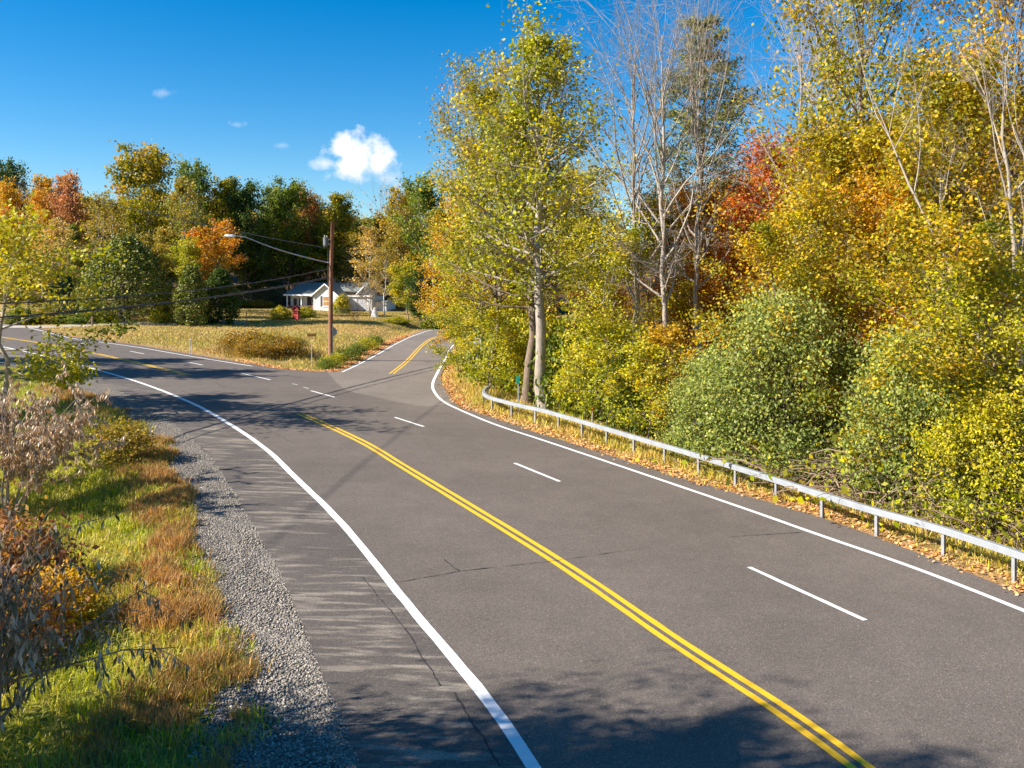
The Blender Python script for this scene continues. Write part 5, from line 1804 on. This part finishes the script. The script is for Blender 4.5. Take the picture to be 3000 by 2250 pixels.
MB().box(-.13, -.10, -.305, -.24, .73, 1.18).box(.10, .13, -.305, -.24, .73, 1.18).box(-.28, .28, -.304, -.25, .92, .95).build("lattice", M_RED, e)

# shrubs round the house
hs = [("yellow_bush", "farshrub", 820, 108, 900, 72, "yellowgreen", "yellow-green leafy bush left of the red playhouse"),
      ("yellow_bush", "farshrub", 835, 104, 945, 50, "yellow", "low golden bush in front of the playhouse bush"),
      ("yellow_bush", "farshrub", 895, 112, 902, 60, "yellowgreen", "round yellow-green bush between the playhouse and the house steps"),
      ("young_tree", "farshrub", 1003, 121, 868, 60, "yellowgreen", "young green-yellow tree against the house's shaded side wall")]
for h_ in hs: rt(h_[0], h_[1], h_[2], h_[3], h_[4], h_[5] * .85, h_[6], "dark", h_[7], "bush")
PR["twiggy"] = grow(97, 2.4, 1.5, .05, .02, 22, 6, 2, 2, .10, .06, el=(35, 75), stems=6, keep=.3, shape="flat")
x = (1040 - U0) / F * 106
plant("twiggy_shrub", PR["twiggy"], x, 106, 2.9, 2.1, "tan", "nearly bare twiggy brown shrub on the lawn in front of the shed", "shrub", None, "twig", parts=("stems", "foliage"))
x = (1085 - U0) / F * 112
plant("twiggy_shrub", PR["twiggy"], x, 113, 3.0, 1.8, "tan", "second bare twiggy shrub close to the shed wall", "shrub", None, "twig", parts=("stems", "foliage"))
# white draped thing beside the shed
d = 116.0
x = (1098 - U0) / F * d
rng = np.random.default_rng(12)
n, m_ = 14, 7
V, Fs = [], []
for j in range(m_):
    t_ = j / (m_ - 1)
    for i in range(n):
        a = 6.2832 * i / n
        rr = (.42 * (1 - t_) ** .7 + .10) * (1 + .22 * math.sin(a * 5 + j) * (1 - t_))
        V.append((rr * math.cos(a), rr * .7 * math.sin(a), t_ * 1.35))
for j in range(m_ - 1):
    for i in range(n): Fs.append((j * n + i, j * n + (i + 1) % n, (j + 1) * n + (i + 1) % n, (j + 1) * n + i))
Fs.append(tuple((m_ - 1) * n + i for i in range(n)))
tag(MB().add(V, Fs).build("covered_pile", simple("white_tarp", (.78, .78, .80), .6, .1, 4), None, (x, d, gz(x, d) - .05), True), "white tarp draped over a small pile beside the shed", "tarp")
# low wire fence in front of the house
fe = empty("wire_fence", ((930 - U0) / F * 118, 118, gz((930 - U0) / F * 118, 118)))
tag(fe, "low thin wire fence with small metal stakes in front of the house", "fence")
fp = [((u - U0) / F * 118, 118.0) for u in (918, 940, 963, 990, 1012)]
o = np.array(fe.location)
for q, (a, b) in enumerate(fp):
    MB().tube([(a - o[0], b - o[1], gz(a, b) - o[2] - .1), (a - o[0], b - o[1], gz(a, b) - o[2] + .95)], .022, 5).build("stake", M_STEEL, fe)
mb = MB()
for hgt in (.2, .4, .6, .8, .92):
    mb.tube([(a - o[0], b - o[1], gz(a, b) - o[2] + hgt) for a, b in fp], .007, 4)
mb.build("wire_mesh", M_GALVD, fe)

# ------------------------------------------------------------------ sky, sun, camera
sun_az = Vector((-.965, -.26, 0)).normalized()
el = rad(33)
sd = Vector((sun_az.x * math.cos(el), sun_az.y * math.cos(el), math.sin(el)))
sun = bpy.data.lights.new("sun", "SUN")
sun.energy = 5.0
sun.angle = rad(.53)
sun.color = (1.0, .93, .82)
so = bpy.data.objects.new("sun", sun)
COL.objects.link(so)
so.rotation_euler = (-sd).to_track_quat("-Z", "Y").to_euler()

wd = bpy.data.worlds.new("World")
scn.world = wd
wd.use_nodes = True
nt = wd.node_tree
nt.nodes.clear()
sky = nt.nodes.new("ShaderNodeTexSky")
sky.sky_type = "NISHITA"
sky.sun_disc = False
sky.sun_elevation = el
sky.sun_rotation = math.atan2(sd.x, sd.y)
sky.altitude = 400
sky.air_density = 1.0
sky.dust_density = .25
sky.ozone_density = 3.0
hsv = nd(nt, "ShaderNodeHueSaturation", Saturation=1.5, Value=.76)
nt.links.new(sky.outputs[0], hsv.inputs["Color"])
# small cumulus cloud and wisps, part of the sky
tc = nt.nodes.new("ShaderNodeTexCoord").outputs["Generated"]
sp = nt.nodes.new("ShaderNodeSeparateXYZ")
nt.links.new(tc, sp.inputs[0])
gx, gy, gzv = sp.outputs
cy = mth(nt, "MAXIMUM", gy, .05)
pq = mth(nt, "DIVIDE", gx, cy)
qq = mth(nt, "DIVIDE", gzv, cy)
cmb = nt.nodes.new("ShaderNodeCombineXYZ")
nt.links.new(pq, cmb.inputs[0])
nt.links.new(qq, cmb.inputs[1])
nz = noise(nt, cmb.outputs[0], 38, 8, .62)
nz2 = noise(nt, cmb.outputs[0], 110, 5, .6)


def blob(u, v, ru, rv):
    a = mth(nt, "DIVIDE", mth(nt, "SUBTRACT", pq, (u - U0) / F), ru / F)
    b = mth(nt, "DIVIDE", mth(nt, "SUBTRACT", qq, (V0 - v) / F), rv / F)
    return mth(nt, "SUBTRACT", 1.0, mth(nt, "SQRT", mth(nt, "ADD", mth(nt, "MULTIPLY", a, a), mth(nt, "MULTIPLY", b, b))))


def union(bl):
    r_ = bl[0]
    for x_ in bl[1:]: r_ = mth(nt, "MAXIMUM", r_, x_)
    return r_


core = union([blob(1050, 455, 70, 55), blob(1005, 430, 34, 40), blob(1108, 470, 50, 38), blob(1020, 490, 50, 38)])
tail = union([blob(960, 480, 70, 22), blob(1140, 520, 45, 32), blob(1165, 545, 28, 22)])
wisp = union([blob(480, 272, 55, 24), blob(690, 365, 45, 16), blob(672, 360, 20, 14), blob(825, 425, 40, 16)])
nn = mth(nt, "MULTIPLY", mth(nt, "SUBTRACT", nz, .5), 2.6)
mc = mth(nt, "MULTIPLY", mth(nt, "ADD", mth(nt, "ADD", core, .30), nn), 1.3, True)
mt = mth(nt, "MULTIPLY", mth(nt, "ADD", mth(nt, "ADD", tail, -.1), nn), .75, True)
mw = mth(nt, "MULTIPLY", mth(nt, "ADD", mth(nt, "ADD", wisp, -.35), nn), .30, True)
front = mth(nt, "GREATER_THAN", gy, .1)
mask = mth(nt, "MULTIPLY", mth(nt, "MAXIMUM", mc, mth(nt, "MAXIMUM", mt, mw)), front, True)
shade = mth(nt, "ADD", mth(nt, "MULTIPLY", mth(nt, "SUBTRACT", qq, (V0 - 520) / F), 14), mth(nt, "MULTIPLY", nz2, .5), True)
ccol = ramp(nt, shade, [(.0, (3.6, 4.0, 4.8)), (.6, (5.6, 5.6, 5.8))])
skyc = mixc(nt, mask, hsv.outputs[0], ccol)
bg = nt.nodes.new("ShaderNodeBackground")
bg.inputs[1].default_value = .10
nt.links.new(skyc, bg.inputs[0])
wo = nt.nodes.new("ShaderNodeOutputWorld")
nt.links.new(bg.outputs[0], wo.inputs[0])

cam = bpy.data.cameras.new("camera")
cam.lens = F / 3000 * 36
cam.sensor_width = 36
cam.shift_y = -(1125 - V0) / 3000
cam.clip_start = .1
cam.clip_end = 4000
co = bpy.data.objects.new("camera", cam)
co.location = (0, 0, HC)
co.rotation_euler = (rad(90), 0, 0)
COL.objects.link(co)
scn.camera = co
scn.view_settings.view_transform = "Standard"
scn.view_settings.look = "None"
scn.view_settings.exposure = 1.15
scn.view_settings.gamma = 1.0
scn.cycles.max_bounces = 6
scn.cycles.transparent_max_bounces = 4
scn.cycles.use_denoising = True
